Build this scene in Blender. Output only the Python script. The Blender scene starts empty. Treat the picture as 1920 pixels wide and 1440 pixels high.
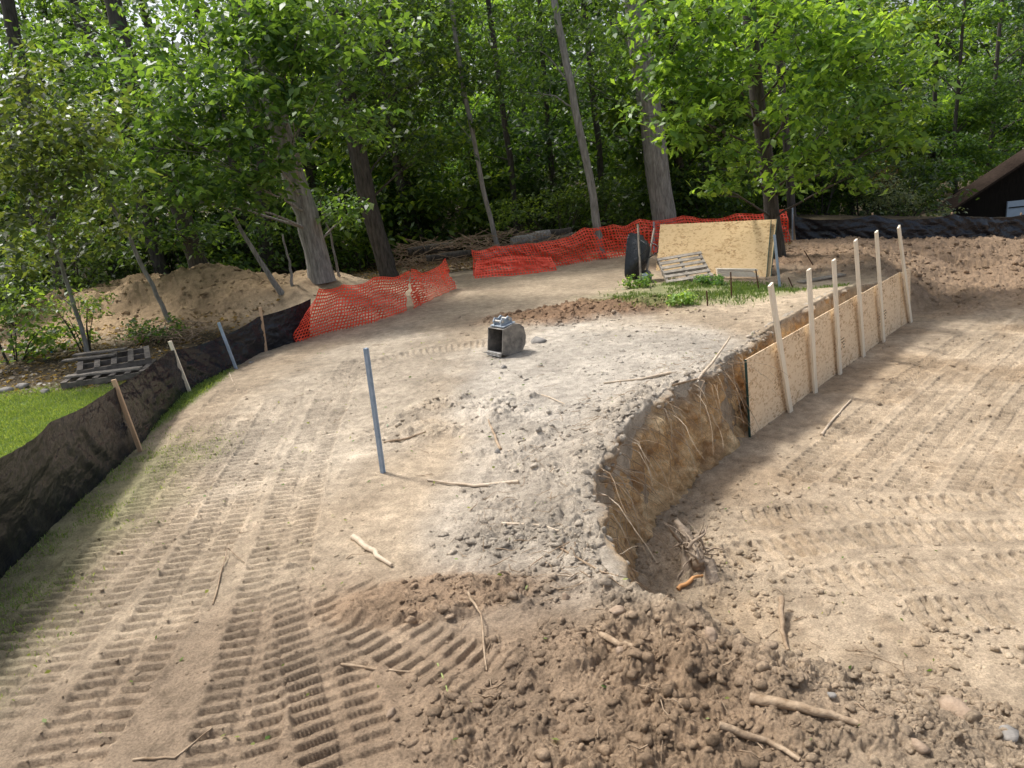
import bpy, math, random, numpy as np
from mathutils import Vector, Matrix
rng=np.random.default_rng(11); random.seed(11)
C=bpy.context.scene.collection
rad=math.radians
F=1390.0; P=rad(16); R=rad(6); EYE=2.8
# ------------------------------------------------------------------ camera maths
def ray(px,py):
    dx=px-960; dy=py-720
    u=dx*math.cos(R)-dy*math.sin(R); v=dx*math.sin(R)+dy*math.cos(R)
    return (u, F*math.cos(P)-v*math.sin(P), -(v*math.cos(P)+F*math.sin(P)))
def at(px,py,Y):
    d=ray(px,py); t=Y/d[1]; return Vector((d[0]*t, Y, EYE+d[2]*t))
# ------------------------------------------------------------------ noise
TB=rng.random((512,512)).astype(np.float32)
def vn(x,y,seed=0):
    x=np.asarray(x,dtype=np.float64)+seed*17.31; y=np.asarray(y,dtype=np.float64)+seed*9.77
    ix=np.floor(x).astype(np.int64); iy=np.floor(y).astype(np.int64)
    fx=x-ix; fy=y-iy; fx=fx*fx*(3-2*fx); fy=fy*fy*(3-2*fy)
    a=TB[ix&511,iy&511]; b=TB[(ix+1)&511,iy&511]; c=TB[ix&511,(iy+1)&511]; d=TB[(ix+1)&511,(iy+1)&511]
    return (a*(1-fx)+b*fx)*(1-fy)+(c*(1-fx)+d*fx)*fy
def fbm(x,y,s,o=3,seed=0):
    r=0;a=1;t=0
    for k in range(o):
        c_,s_=math.cos(.7*k+seed),math.sin(.7*k+seed)
        r=r+a*vn((x*c_-y*s_)/s+k*3.1,(x*s_+y*c_)/s-k*5.3,seed+k); t+=a; a*=.55; s*=.47
    return r/t-.5
def sst(a,b,x):
    t=np.clip((x-a)/(b-a),0,1); return t*t*(3-2*t)
def clods(x,y,c,seed):
    """angular lumps: one tilted, flat-topped fragment per jittered cell"""
    ix=np.floor(x/c).astype(np.int64); iy=np.floor(y/c).astype(np.int64); h=np.zeros_like(x)
    for i in (-1,0,1):
        for j in (-1,0,1):
            a=(ix+i+seed*7)&511; b=(iy+j+seed*13)&511
            cx=(ix+i+TB[a,b])*c; cy=(iy+j+TB[b,a])*c
            r=c*(.10+.66*TB[(a+99)&511,b]**6)
            th=TB[a,(b+55)&511]*3.1; dx=x-cx; dy=y-cy; u=dx*np.cos(th)+dy*np.sin(th); v=-dx*np.sin(th)+dy*np.cos(th)
            dd=np.maximum(np.maximum(np.abs(u),np.abs(v)*1.3),(np.abs(u)+np.abs(v))*.75)/r
            top=r*(.45+.6*(u/r)*(TB[(a+31)&511,b]-.5)*2)
            h=np.maximum(h,np.minimum(top,r*1.0*(1-dd)).clip(0))
    return h
# ------------------------------------------------------------------ terrain
LIP=[(8.5,-2.8,2.6),(5.6,-1.4,2.6),(3.6,.5,2.6),(2.4,1.8,2.6),(1.55,2.95,2.4),(1.0,3.75,1.5),(.68,4.3,.5),(.58,4.8,.16),(.56,5.7,.1),(.64,6.3,.1),(.88,6.95,.1),(1.3,7.8,.1),(1.85,8.65,.1),(2.65,9.4,.1),(3.1,10.1,.1),(4.35,11.7,.12),(5.8,13.2,.12),(8.3,15.9,.3),(9.0,17.2,1.0),(9.5,19.0,1.8),(10.2,22,4),(12.0,25,7),(13.5,30,9),(14,120,10)]
def seg_d(x,y,pts):
    best=np.full(x.shape,1e9); side=np.zeros(x.shape); par=np.zeros(x.shape); acc=0; wid=np.zeros(x.shape)
    for a,b in zip(pts[:-1],pts[1:]):
        ax,ay=a[0],a[1]; bx,by=b[0],b[1]; L2=(bx-ax)**2+(by-ay)**2; L=math.sqrt(L2)
        t=np.clip(((x-ax)*(bx-ax)+(y-ay)*(by-ay))/L2,0,1)
        dx=x-(ax+t*(bx-ax)); dy=y-(ay+t*(by-ay)); d=np.hypot(dx,dy)
        m=d<best
        cr=(bx-ax)*(y-ay)-(by-ay)*(x-ax)
        best=np.where(m,d,best); side=np.where(m,-np.sign(cr),side); par=np.where(m,acc+t*L,par)
        if len(a)>2: wid=np.where(m,a[2]*(1-t)+b[2]*t,wid)
        acc+=L
    return best,side,par,wid
FLOOR=-1.2
def macro(x,y,full=False):
    x=np.asarray(x,dtype=np.float64); y=np.asarray(y,dtype=np.float64)
    wob=fbm(x,y,.7,2,5)*.5
    d,s,p,w=seg_d(x,y,LIP); sd=d*s+np.where(w>.6,wob,wob*.1)
    ww=np.maximum(w,.08); lin=np.clip(sd/ww,0,1); pit=np.where(w>.9,.75*lin+.25*sst(0,1,lin),sst(0,1,lin))
    h=FLOOR*pit
    h=h+ (1-pit)*.05*sst(.9,.1,np.abs(sd+.3))*sst(9,6,y)
    h=h+1.10*np.exp(-(((x+9.3)/4.8)**2+((y-20.2)/2.3)**2)) *(1+1.3*fbm(x,y,1.5,4,3))
    h=h+.5*np.exp(-(((x+5.2)/2.2)**2+((y-18.6)/1.3)**2))*(1+.9*fbm(x,y,.8,3,4))
    h=h-.28*sst(3.8,6.5,x)*sst(13.5,16,y)*(1-pit)
    h=h+sst(26,60,y)*2.6*sst(14,2,x)
    h=h-sst(30,37,y)*1.0*sst(12,19,x)
    h=h+.35*fbm(x,y,2.0,3,6)*np.exp(-(((x-14)/6.0)**2+((y-20)/3.2)**2))
    h=h+.10*fbm(x,y,3.0,2,1)*(1-pit)+.07*fbm(x,y,2.0,2,2)*pit
    h=h+.12*np.exp(-(((x-1.5)/2.0)**2+((y-14.1)/.9)**2))
    if full: return h,pit,sd
    return h
def ground(px,py,y1=90):
    d=ray(px,py); Y=np.linspace(1.2,y1,6000); X=d[0]/d[1]*Y; Z=EYE+d[2]/d[1]*Y
    g=Z-macro(X,Y); k=int(np.argmax(g<0)); 
    if g[k]>=0: k=-1
    return Vector((X[k],Y[k],float(macro(X[k],Y[k]))))
def gxy(px,py): g=ground(px,py); return (g.x,g.y)
TR=[[gxy(*p) for p in q] for q in (
 [(250,1010),(320,885),(380,800),(440,730)],
 [(-300,1440),(-60,1300),(110,1130),(240,990)],
 [(-120,1440),(60,1270),(200,1110),(330,960),(395,860),(440,790)],
 [(110,1440),(250,1250),(345,1100),(425,960),(470,865),(530,750)],
 [(430,1440),(480,1250),(512,1100),(545,970),(578,850),(620,750),(670,675)],
 [(660,1440),(625,1300),(590,1180),(565,1080)],
 [(980,1290),(850,1250),(730,1185),(640,1110)],
 [(960,640),(820,655),(700,680),(600,740)])]
NT=len(TR)
for k in range(11):
    o=k*.43; TR.append([(3.3+o*1.25,8.3-o*.62),(5.5+o*1.25,10.6-o*.62),(8.0+o*1.3,13.0-o*.55),(10.6+o*1.45,15.4-o*.4)])
TR+=[[(2.0,6.7),(3.6,6.9),(6.5,6.4)],[(2.4,7.5),(4.2,7.4),(8.0,7.0)],[(2.6,6.1),(4.6,6.1),(8,5.5)],[(3.2,5.5),(5.4,5.3),(8,4.6)]]
TRK=[]
for q in TR:
    a=np.array(q); L=np.r_[0,np.cumsum(np.hypot(*np.diff(a,axis=0).T))]
    t=np.linspace(0,L[-1],14)
    xs=np.interp(t,L,a[:,0]); ys=np.interp(t,L,a[:,1])
    for _ in range(4):
        xs[1:-1]=(xs[:-2]+2*xs[1:-1]+xs[2:])/4; ys[1:-1]=(ys[:-2]+2*ys[1:-1]+ys[2:])/4
    TRK.append(list(zip(xs,ys)))
def blob(x,y,cx,cy,rx,ry,n=.35):
    q=((x-cx)/rx)**2+((y-cy)/ry)**2
    return sst(1.45,.35,q+n*2.8*fbm(x,y,.8,5,8))
def rough(x,y,pit,sd):
    r=.22*np.ones_like(x)
    lipz=sst(.75,.05,np.abs(sd+.15)+.9*np.abs(fbm(x,y,.5,3,90)))*sst(12,9,y)
    r=np.maximum(r,lipz*.7)
    r=np.maximum(r,blob(x,y,.75,3.3,1.5,1.0)*.72)
    r=np.maximum(r,blob(x,y,1.9,3.7,1.5,1.5)*.70)
    r=np.maximum(r,blob(x,y,0.0,5.8,.75,1.7)*.6)
    r=np.maximum(r,blob(x,y,-.7,8.6,1.2,1.0)*.6)
    r=np.maximum(r,blob(x,y,.4,7.6,1.3,1.4)*.48)
    r=np.maximum(r,blob(x,y,1.5,14.1,2.3,1.0)*.7)
    r=np.maximum(r,blob(x,y,14,20,9,4.6)*.95)
    r=np.maximum(r,blob(x,y,1.6,7.3,1.0,1.6)*.5)
    r=np.maximum(r,blob(x,y,-8.5,19.6,5,2.5)*.6)
    r=np.maximum(r,blob(x,y,-.75,4.55,.8,.30)*.62)
    return r
def Hfull(x,y):
    h,pit,sd=macro(x,y,True); rg=rough(x,y,pit,sd)
    near=y<32
    toff=np.zeros_like(x); tin=np.zeros_like(x)
    for i,q in enumerate(TRK):
        a=np.array(q); m=(x>a[:,0].min()-.5)&(x<a[:,0].max()+.5)&(y>a[:,1].min()-.5)&(y<a[:,1].max()+.5)
        if not m.any(): continue
        xm,ym=x[m],y[m]
        d,s,p,_=seg_d(xm,ym,q); hw=.24 if i<NT else .21
        d=d+.025*fbm(xm,ym,.25,3,44)
        inside=sst(hw+.018,hw-.018,d)
        brk=sst(-.36,-.14,fbm(xm,ym,.5,4,20+i)) if i<NT else sst(-.26,-.02,fbm(xm,ym,.8,4,20+i))
        brk=brk*(.6+.8*vn(xm/.3,ym/.3,37+i))
        sp=.105 if i<NT else .13
        ph=(p+.02*fbm(xm,ym,.3,2,3)+.009*fbm(xm,ym,.06,3,33)+.05*d*(1 if i%2 else -1))/sp; tri=np.abs((ph%1)-.5)*2
        bar=sst(.45,.62,tri)
        mid=1-.6*sst(.035,.012,np.abs(d-.02))
        amp=.031 if i<NT else .042
        off=inside*((bar*mid-.6)*amp*brk-.010)+.018*np.exp(-((d-hw-.03)/.035)**2)*brk*(fbm(xm,ym,.08,3,4)*2+.6)
        ins=inside*np.clip(brk*1.5,.2,1)
        toff[m]=toff[m]*(1-ins)+off; tin[m]=np.maximum(tin[m],inside*np.clip(brk,0,1))
    h=h+toff*(1-.7*sst(.45,.7,rg)); rg=rg*(1-.7*tin*sst(.75,.45,rg))
    n=x[near]; k=y[near]; rr=rg[near]
    wx_=n+.07*fbm(n,k,.11,3,71); wy_=k+.07*fbm(n,k,.11,3,72)
    g1=sst(.30,.85,rr+.8*fbm(n,k,.45,4,31))
    hh=h[near]+.05*fbm(n,k,.35,4,9)*(.3+rr)+.030*fbm(n,k,.07,5,10)*(.32+2.4*rr)
    hh+=g1*(.34*np.abs(fbm(wx_,wy_,.34,6,11))+.13*np.abs(fbm(wx_,wy_,.09,5,12))+.07*np.abs(fbm(n,k,.03,3,13)))
    hh+=clods(wx_,wy_,.13,2)*(.02+.5*g1)*sst(.06,.2,fbm(n,k,.4,2,73))+clods(wx_,wy_,.045,3)*(.10+.22*g1)*sst(-.1,.15,fbm(n,k,.25,2,74))+clods(n,k,.022,4)*(.18+.2*g1)
    h=h.copy(); h[near]=hh
    return h,pit,sd,rg
def lerp(c,t,m): return c*(1-m[:,None])+np.array(t)[None,:]*m[:,None]
def soil(x,y,pit,sd,rg):
    c=np.tile(np.array([.41,.325,.23]),(len(x),1))
    c=lerp(c,(.45,.355,.25),pit*.9)
    c=lerp(c,(.33,.245,.16),sst(-.05,.25,fbm(x,y,1.1,4,14))*pit*.85)
    c=lerp(c,(.33,.255,.175),sst(-.02,.25,fbm(x,y,1.6,4,15))*(1-pit)*.6)
    c=lerp(c,(.48,.43,.36),blob(x,y,1.3,9.8,2.2,3.8)*(1-pit)*.9)
    c=lerp(c,(.42,.365,.295),blob(x,y,-.1,6.0,.8,2.2)*(1-pit)*.85)
    c=lerp(c,(.42,.36,.285),sst(.6,.1,np.abs(sd+.25))*sst(3.5,5,y)*sst(10,8,y)*(1-pit)*.8)
    c=lerp(c,(.44,.38,.30),blob(x,y,-2.3,10.5,1.6,4.0)*(1-pit)*.6)
    c=lerp(c,(.315,.218,.138),blob(x,y,.1,3.2,1.7,.9)*(1-pit*.6)*.85)
    c=lerp(c,(.32,.235,.16),blob(x,y,-1.3,3.7,1.8,1.3)*.75)
    c=lerp(c,(.30,.205,.13),blob(x,y,-.75,4.55,.8,.28)*.7)
    c=lerp(c,(.39,.30,.21),blob(x,y,2.3,3.5,1.3,1.3)*.7)
    c=lerp(c,(.24,.15,.09),blob(x,y,1.5,14.1,2.2,.95)*.95)
    c=lerp(c,(.235,.155,.10),blob(x,y,15,20.8,11,5.2)*.92)
    c=lerp(c,(.28,.20,.13),sst(14.5,17,y)*sst(7,10,x)*.6)
    c=lerp(c,(.37,.26,.155),blob(x,y,-8.8,19.4,5.5,2.9,.2)*.9)
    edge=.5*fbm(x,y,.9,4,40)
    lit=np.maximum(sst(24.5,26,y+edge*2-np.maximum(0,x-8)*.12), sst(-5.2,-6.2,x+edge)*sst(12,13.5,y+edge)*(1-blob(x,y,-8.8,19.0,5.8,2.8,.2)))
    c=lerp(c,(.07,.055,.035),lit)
    lawn=sst(-4.65,-4.9,x+edge*.2)*sst(13.2,11.8,y+edge)
    c=lerp(c,(.10,.17,.035),lawn*.9)
    strip=sst(-3.15,-4.1,x+edge*1.8)*sst(9.6,7.8,y+edge)*(1-lawn)
    c=lerp(c,(.23,.225,.115),strip*.75)
    gp=blob(x,y,GPC[0],GPC[1],2.5,1.7,.5)*(1-pit)
    c=lerp(c,(.16,.20,.07),gp*.7)
    v=(1+.7*fbm(x,y,.45,5,50))*(1+.45*fbm(x,y,3,2,51))
    return c*v[:,None],lawn,strip,gp
GPC=gxy(1310,545)
# ------------------------------------------------------------------ mesh helpers
def origin(p):
    o=Vector((0,0,0))
    while p is not None: o=o+p.location; p=p.parent
    return o
def mesh_np(name,V,Fc,mat,parent=None,smooth=False,col=None,pivot=None):
    V=np.asarray(V,dtype=np.float64); Fc=np.asarray(Fc)
    o=Vector((0,0,0)) if parent is None else origin(parent)
    if pivot is not None: loc=Vector(pivot)-o; V=V-np.array(pivot)
    else: loc=Vector((0,0,0)); V=V-np.array(o)
    me=bpy.data.meshes.new(name)
    me.vertices.add(len(V)); me.vertices.foreach_set('co',V.ravel().astype(np.float32))
    M,k=Fc.shape; me.loops.add(M*k); me.loops.foreach_set('vertex_index',Fc.ravel().astype(np.int32))
    me.polygons.add(M); me.polygons.foreach_set('loop_start',np.arange(0,M*k,k,dtype=np.int32))
    if smooth: me.polygons.foreach_set('use_smooth',np.ones(M,dtype=bool))
    if col is not None:
        a=me.color_attributes.new('Col','FLOAT_COLOR','POINT')
        cc=np.ones((len(V),4),dtype=np.float32); cc[:,:3]=col; a.data.foreach_set('color',cc.ravel())
    me.update(calc_edges=True); me.materials.append(mat)
    ob=bpy.data.objects.new(name,me); C.objects.link(ob); ob.location=loc
    if parent is not None: ob.parent=parent
    return ob
class MB:
    def __init__(s): s.v=[]; s.f=[]; s.sm=[]
    def add(s,vs,fs,sm=False):
        b=len(s.v); s.v+= [tuple(v) for v in vs]; s.f+=[tuple(i+b for i in f) for f in fs]; s.sm+=[sm]*len(fs)
    def box(s,M,size,bev=0):
        x,y,z=[a/2 for a in size]
        if bev<=0:
            vs=[M@Vector((a*x,b*y,c*z)) for a in(-1,1) for b in(-1,1) for c in(-1,1)]
            s.add(vs,[(0,1,3,2),(4,6,7,5),(0,4,5,1),(2,3,7,6),(0,2,6,4),(1,5,7,3)]); return
        pr=[(-x+bev,-y),(x-bev,-y),(x,-y+bev),(x,y-bev),(x-bev,y),(-x+bev,y),(-x,y-bev),(-x,-y+bev)]
        vs=[M@Vector((p[0],p[1],c)) for c in(-z,z) for p in pr]
        s.add(vs,[tuple(range(7,-1,-1)),tuple(range(8,16))]+[(i,(i+1)%8,8+(i+1)%8,8+i) for i in range(8)])
    def bar(s,p,q,w,t,up=(0,0,1),bev=0):
        p=Vector(p);q=Vector(q);d=(q-p);L=d.length;d.normalize();u=Vector(up)
        if abs(d.dot(u))>.95:u=Vector((1,0,0)) if abs(d.x)<.9 else Vector((0,1,0))
        a=d.cross(u).normalized(); b=a.cross(d).normalized()
        M=Matrix.Translation((p+q)/2)@Matrix((a,b,d)).transposed().to_4x4()
        s.box(M,(w,t,L),bev)
    def tube(s,pts,rs,n=8,cap=True,bump=0):
        pts=[Vector(p) for p in pts]; rings=[]
        a=None
        for i,p in enumerate(pts):
            d=(pts[min(i+1,len(pts)-1)]-pts[max(i-1,0)]).normalized()
            if a is None: a=d.orthogonal().normalized()
            a=(a-d*a.dot(d)).normalized(); b=d.cross(a)
            rings.append([p+(a*math.cos(2*math.pi*k/n)+b*math.sin(2*math.pi*k/n))*rs[i]*(1+bump*random.uniform(-1,1)) for k in range(n)])
        vs=[v for r in rings for v in r]; fs=[]
        for i in range(len(pts)-1):
            for k in range(n): fs.append((i*n+k,i*n+(k+1)%n,(i+1)*n+(k+1)%n,(i+1)*n+k))
        s.add(vs,fs,True)
        if cap:
            s.add(rings[0][::-1],[tuple(range(n))]); s.add(rings[-1],[tuple(range(n))])
    def xf(s,M): s.v=[tuple(M@Vector(v)) for v in s.v]; return s
    def build(s,name,mat,parent=None,pivot=None):
        o=Vector((0,0,0)) if parent is None else origin(parent)
        if pivot is None and parent is None:
            a=np.array(s.v); pivot=Vector((a[:,0].mean(),a[:,1].mean(),a[:,2].min()))
        if pivot is None: off=o; loc=Vector((0,0,0))
        else: off=Vector(pivot); loc=off-o
        me=bpy.data.meshes.new(name); me.from_pydata([tuple(Vector(v)-off) for v in s.v],[],s.f)
        me.polygons.foreach_set('use_smooth',s.sm); me.update(); me.materials.append(mat)
        ob=bpy.data.objects.new(name,me); C.objects.link(ob); ob.location=loc
        if parent is not None: ob.parent=parent
        return ob
def tag(o,label=None,cat=None,group=None,kind=None):
    for k,v in (('label',label),('category',cat),('group',group),('kind',kind)):
        if v: o[k]=v
    return o
def empty(name,loc,label,cat,group=None):
    o=bpy.data.objects.new(name,None); C.objects.link(o); o.location=loc; o.empty_display_size=.2
    return tag(o,label,cat,group)
# ------------------------------------------------------------------ materials
def base(name,rough=.9):
    m=bpy.data.materials.new(name); m.use_nodes=True; nt=m.node_tree; b=nt.nodes['Principled BSDF']
    b.inputs['Roughness'].default_value=rough; b.inputs['Specular IOR Level'].default_value=.25
    return m,nt,b
def nmat(name,c1,c2,scale=8,rough=.9,bump=.3,stretch=(1,1,1),detail=6,metal=0,bscale=None,spec=.25,lo=.3,hi=.7,bd=.02):
    m,nt,b=base(name,rough); N=nt.nodes; L=nt.links
    b.inputs['Metallic'].default_value=metal; b.inputs['Specular IOR Level'].default_value=spec
    tc=N.new('ShaderNodeTexCoord'); mp=N.new('ShaderNodeMapping'); mp.inputs['Scale'].default_value=stretch
    L.new(tc.outputs['Object'],mp.inputs[0])
    n=N.new('ShaderNodeTexNoise'); n.inputs['Scale'].default_value=scale; n.inputs['Detail'].default_value=detail; n.inputs['Roughness'].default_value=.65
    L.new(mp.outputs[0],n.inputs['Vector'])
    r=N.new('ShaderNodeValToRGB'); r.color_ramp.elements[0].position=lo; r.color_ramp.elements[1].position=hi
    r.color_ramp.elements[0].color=(*c1,1); r.color_ramp.elements[1].color=(*c2,1)
    L.new(n.outputs[0],r.inputs[0]); L.new(r.outputs[0],b.inputs['Base Color'])
    n2=N.new('ShaderNodeTexNoise'); n2.inputs['Scale'].default_value=bscale or scale*3; n2.inputs['Detail'].default_value=5; L.new(mp.outputs[0],n2.inputs['Vector'])
    bp=N.new('ShaderNodeBump'); bp.inputs['Strength'].default_value=bump; bp.inputs['Distance'].default_value=bd
    L.new(n2.outputs[0],bp.inputs['Height']); L.new(bp.outputs[0],b.inputs['Normal'])
    return m
def soil_mat(name='soil',bump=.9):
    m,nt,b=base(name,.96); N=nt.nodes; L=nt.links; b.inputs['Specular IOR Level'].default_value=.12
    at_=N.new('ShaderNodeAttribute'); at_.attribute_name='Col'
    tc=N.new('ShaderNodeTexCoord')
    def noise(s,d=6,r=.65):
        n=N.new('ShaderNodeTexNoise'); n.inputs['Scale'].default_value=s; n.inputs['Detail'].default_value=d; n.inputs['Roughness'].default_value=r
        L.new(tc.outputs['Object'],n.inputs['Vector']); return n
    n1=noise(7); n2=noise(60,6,.75)
    r1=N.new('ShaderNodeMapRange'); r1.inputs[1].default_value=.3; r1.inputs[2].default_value=.7; r1.inputs[3].default_value=.70; r1.inputs[4].default_value=1.24
    L.new(n1.outputs[0],r1.inputs[0])
    r2=N.new('ShaderNodeMapRange'); r2.inputs[1].default_value=.3; r2.inputs[2].default_value=.7; r2.inputs[3].default_value=.58; r2.inputs[4].default_value=1.36
    L.new(n2.outputs[0],r2.inputs[0])
    mu=N.new('ShaderNodeMath'); mu.operation='MULTIPLY'; L.new(r1.outputs[0],mu.inputs[0]); L.new(r2.outputs[0],mu.inputs[1])
    vm=N.new('ShaderNodeVectorMath'); vm.operation='SCALE'; L.new(at_.outputs['Color'],vm.inputs[0]); L.new(mu.outputs[0],vm.inputs['Scale'])
    L.new(vm.outputs[0],b.inputs['Base Color'])
    n3=noise(42,8,.8)
    bp=N.new('ShaderNodeBump'); bp.inputs['Strength'].default_value=bump; bp.inputs['Distance'].default_value=.03
    L.new(n3.outputs[0],bp.inputs['Height']); L.new(bp.outputs[0],b.inputs['Normal'])
    return m
def leaf_mat(name,tr=.5,gain=1.0,rnd=.4):
    m=bpy.data.materials.new(name); m.use_nodes=True; nt=m.node_tree; N=nt.nodes; L=nt.links
    N.clear(); out=N.new('ShaderNodeOutputMaterial')
    a=N.new('ShaderNodeAttribute'); a.attribute_name='Col'
    oi=N.new('ShaderNodeObjectInfo'); mr=N.new('ShaderNodeMapRange'); mr.inputs[3].default_value=(1-rnd)*gain; mr.inputs[4].default_value=(1+rnd)*gain
    L.new(oi.outputs['Random'],mr.inputs[0])
    vm=N.new('ShaderNodeVectorMath'); vm.operation='SCALE'; L.new(a.outputs['Color'],vm.inputs[0]); L.new(mr.outputs[0],vm.inputs['Scale'])
    d=N.new('ShaderNodeBsdfPrincipled'); d.inputs['Roughness'].default_value=.40; d.inputs['Specular IOR Level'].default_value=.45; L.new(vm.outputs[0],d.inputs['Base Color'])
    t=N.new('ShaderNodeBsdfTranslucent')
    hs=N.new('ShaderNodeVectorMath'); hs.operation='MULTIPLY'; hs.inputs[1].default_value=(2.2,1.95,.75); L.new(vm.outputs[0],hs.inputs[0]); L.new(hs.outputs[0],t.inputs['Color'])
    mx=N.new('ShaderNodeMixShader'); mx.inputs[0].default_value=tr; L.new(d.outputs[0],mx.inputs[1]); L.new(t.outputs[0],mx.inputs[2]); L.new(mx.outputs[0],out.inputs[0])
    return m
M_soil=soil_mat()
M_leaf=leaf_mat('leaf_green'); M_grass=leaf_mat('grass_blade',.3)
M_bark=nmat('bark_grey',(.12,.11,.10),(.40,.38,.35),6,.95,.9,(3,3,.5),8)
M_barkd=nmat('bark_dark',(.03,.027,.023),(.12,.105,.09),6,.95,.9,(3,3,.5),8)
M_pine=nmat('pale_lumber',(.72,.62,.47),(.86,.78,.64),5,.7,.15,(3,3,.4))
M_stake=nmat('weathered_stake',(.46,.30,.18),(.64,.46,.31),5,.8,.2,(3,3,.4))
M_pallet=nmat('weathered_pallet_wood',(.17,.15,.125),(.40,.35,.29),7,.9,.4,(1,1,1))
M_palletd=nmat('rotten_pallet_wood',(.07,.062,.055),(.25,.215,.18),7,.9,.3,(1,1,1))
M_steel=nmat('galvanised_post',(.25,.33,.42),(.42,.50,.60),12,.55,.2,metal=.15)
M_rust=nmat('rusty_rod',(.05,.03,.02),(.14,.07,.04),20,.8,.2)
M_black=nmat('black_plastic',(.010,.011,.014),(.035,.04,.045),10,.35,.5,spec=.5,bd=.05)
M_fabric=nmat('black_silt_fabric',(.006,.008,.013),(.014,.018,.028),3,.27,.8,(1,1,1.6),spec=.45,bscale=6,bd=.06)
M_orange=nmat('orange_netting',(.85,.075,.04),(.98,.14,.08),2,.5,.05,spec=.3)
M_bucket=nmat('worn_bucket_steel',(.07,.07,.07),(.34,.31,.27),7,.5,.4,metal=.25)
M_buckt=nmat('pale_bucket_paint',(.20,.25,.30),(.42,.46,.50),12,.5,.3,metal=.2)
M_bright=nmat('polished_steel',(.32,.31,.29),(.5,.48,.44),20,.4,.2,metal=.5)
M_root=nmat('root_wood',(.18,.12,.07),(.42,.32,.22),12,.9,.5)
M_stick=nmat('pale_stick',(.38,.29,.20),(.60,.50,.38),10,.85,.4)
M_rock=nmat('grey_rock',(.15,.14,.125),(.32,.295,.265),7,.9,.6)
M_barn=nmat('dark_barn_boards',(.008,.007,.006),(.022,.018,.014),6,.9,.3,(6,1,.4),spec=.05)
M_roof=nmat('dark_shingles',(.025,.019,.015),(.055,.04,.032),8,1,.4,spec=0)
M_door=nmat('pale_blue_door',(.35,.43,.50),(.42,.50,.57),5,.6,.05)
M_edge=nmat('green_board_edge',(.02,.05,.045),(.035,.075,.06),8,.8,.1)
M_blue=nmat('blue_plastic',(.02,.14,.4),(.03,.18,.5),5,.4,.05)
M_clod=nmat('brown_clod',(.22,.155,.105),(.38,.29,.21),9,.95,.7)
def osb_mat(name,a1,a2,a3):
    m,nt,b=base(name,.75); N=nt.nodes; L=nt.links
    tc=N.new('ShaderNodeTexCoord'); mp=N.new('ShaderNodeMapping'); mp.inputs['Scale'].default_value=(1,1,1.8); L.new(tc.outputs['Object'],mp.inputs[0])
    nz=N.new('ShaderNodeTexNoise'); nz.inputs['Scale'].default_value=14; L.new(mp.outputs[0],nz.inputs['Vector'])
    mxv=N.new('ShaderNodeVectorMath'); mxv.operation='MULTIPLY_ADD'; mxv.inputs[1].default_value=(.12,.12,.12); L.new(nz.outputs['Color'],mxv.inputs[0]); L.new(mp.outputs[0],mxv.inputs[2])
    v=N.new('ShaderNodeTexVoronoi'); v.inputs['Scale'].default_value=20; L.new(mxv.outputs[0],v.inputs['Vector'])
    sp=N.new('ShaderNodeSeparateColor'); L.new(v.outputs['Color'],sp.inputs[0])
    n=N.new('ShaderNodeTexNoise'); n.inputs['Scale'].default_value=2.0; n.inputs['Detail'].default_value=6; L.new(tc.outputs['Object'],n.inputs['Vector'])
    ad=N.new('ShaderNodeMath'); ad.operation='ADD'; L.new(sp.outputs[0],ad.inputs[0]); L.new(n.outputs[0],ad.inputs[1])
    r=N.new('ShaderNodeValToRGB'); e=r.color_ramp.elements; e[0].position=.35; e[0].color=(*a1,1); e[1].position=.93; e[1].color=(*a3,1)
    q=e.new(.62); q.color=(*a2,1)
    L.new(ad.outputs[0],r.inputs[0]); L.new(r.outputs[0],b.inputs['Base Color'])
    bp=N.new('ShaderNodeBump'); bp.inputs['Strength'].default_value=.2; bp.inputs['Distance'].default_value=.01; L.new(sp.outputs[0],bp.inputs['Height']); L.new(bp.outputs[0],b.inputs['Normal'])
    return m
M_osb=osb_mat('strand_board_tan',(.36,.23,.125),(.64,.455,.275),(.80,.63,.43))
M_osb2=osb_mat('strand_board_golden',(.30,.18,.08),(.50,.33,.16),(.64,.46,.25))
# ------------------------------------------------------------------ ground sheet
ys=[-6,-4,-2.5,-1.5,-.6,.2,.8]; y=1.2
while y<30: ys.append(y); y*=1.0025 if y<16 else 1.0045
while y<400: ys.append(y); y*=1.035
ys=np.array(ys)
tt=np.linspace(-.84,.84,1060); ex=.84*np.cumprod(np.full(26,1.10)); tt=np.r_[-ex[::-1],tt,ex]
W=np.maximum(ys,1.4)+.4
X=(tt[None,:]*W[:,None]); Y=np.repeat(ys[:,None],len(tt),1)
sh=X.shape; xf=X.ravel(); yf=Y.ravel()
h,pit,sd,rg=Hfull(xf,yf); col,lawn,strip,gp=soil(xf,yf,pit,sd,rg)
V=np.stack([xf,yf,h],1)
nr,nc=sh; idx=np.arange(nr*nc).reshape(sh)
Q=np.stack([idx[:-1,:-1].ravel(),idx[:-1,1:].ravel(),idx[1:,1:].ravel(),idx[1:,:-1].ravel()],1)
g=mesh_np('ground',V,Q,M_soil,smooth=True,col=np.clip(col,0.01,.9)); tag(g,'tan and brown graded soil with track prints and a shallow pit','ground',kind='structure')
def hz(x,y):
    a=np.atleast_1d(np.asarray(x,dtype=np.float64)); b=np.atleast_1d(np.asarray(y,dtype=np.float64))
    return Hfull(a,b)[0]
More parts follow.
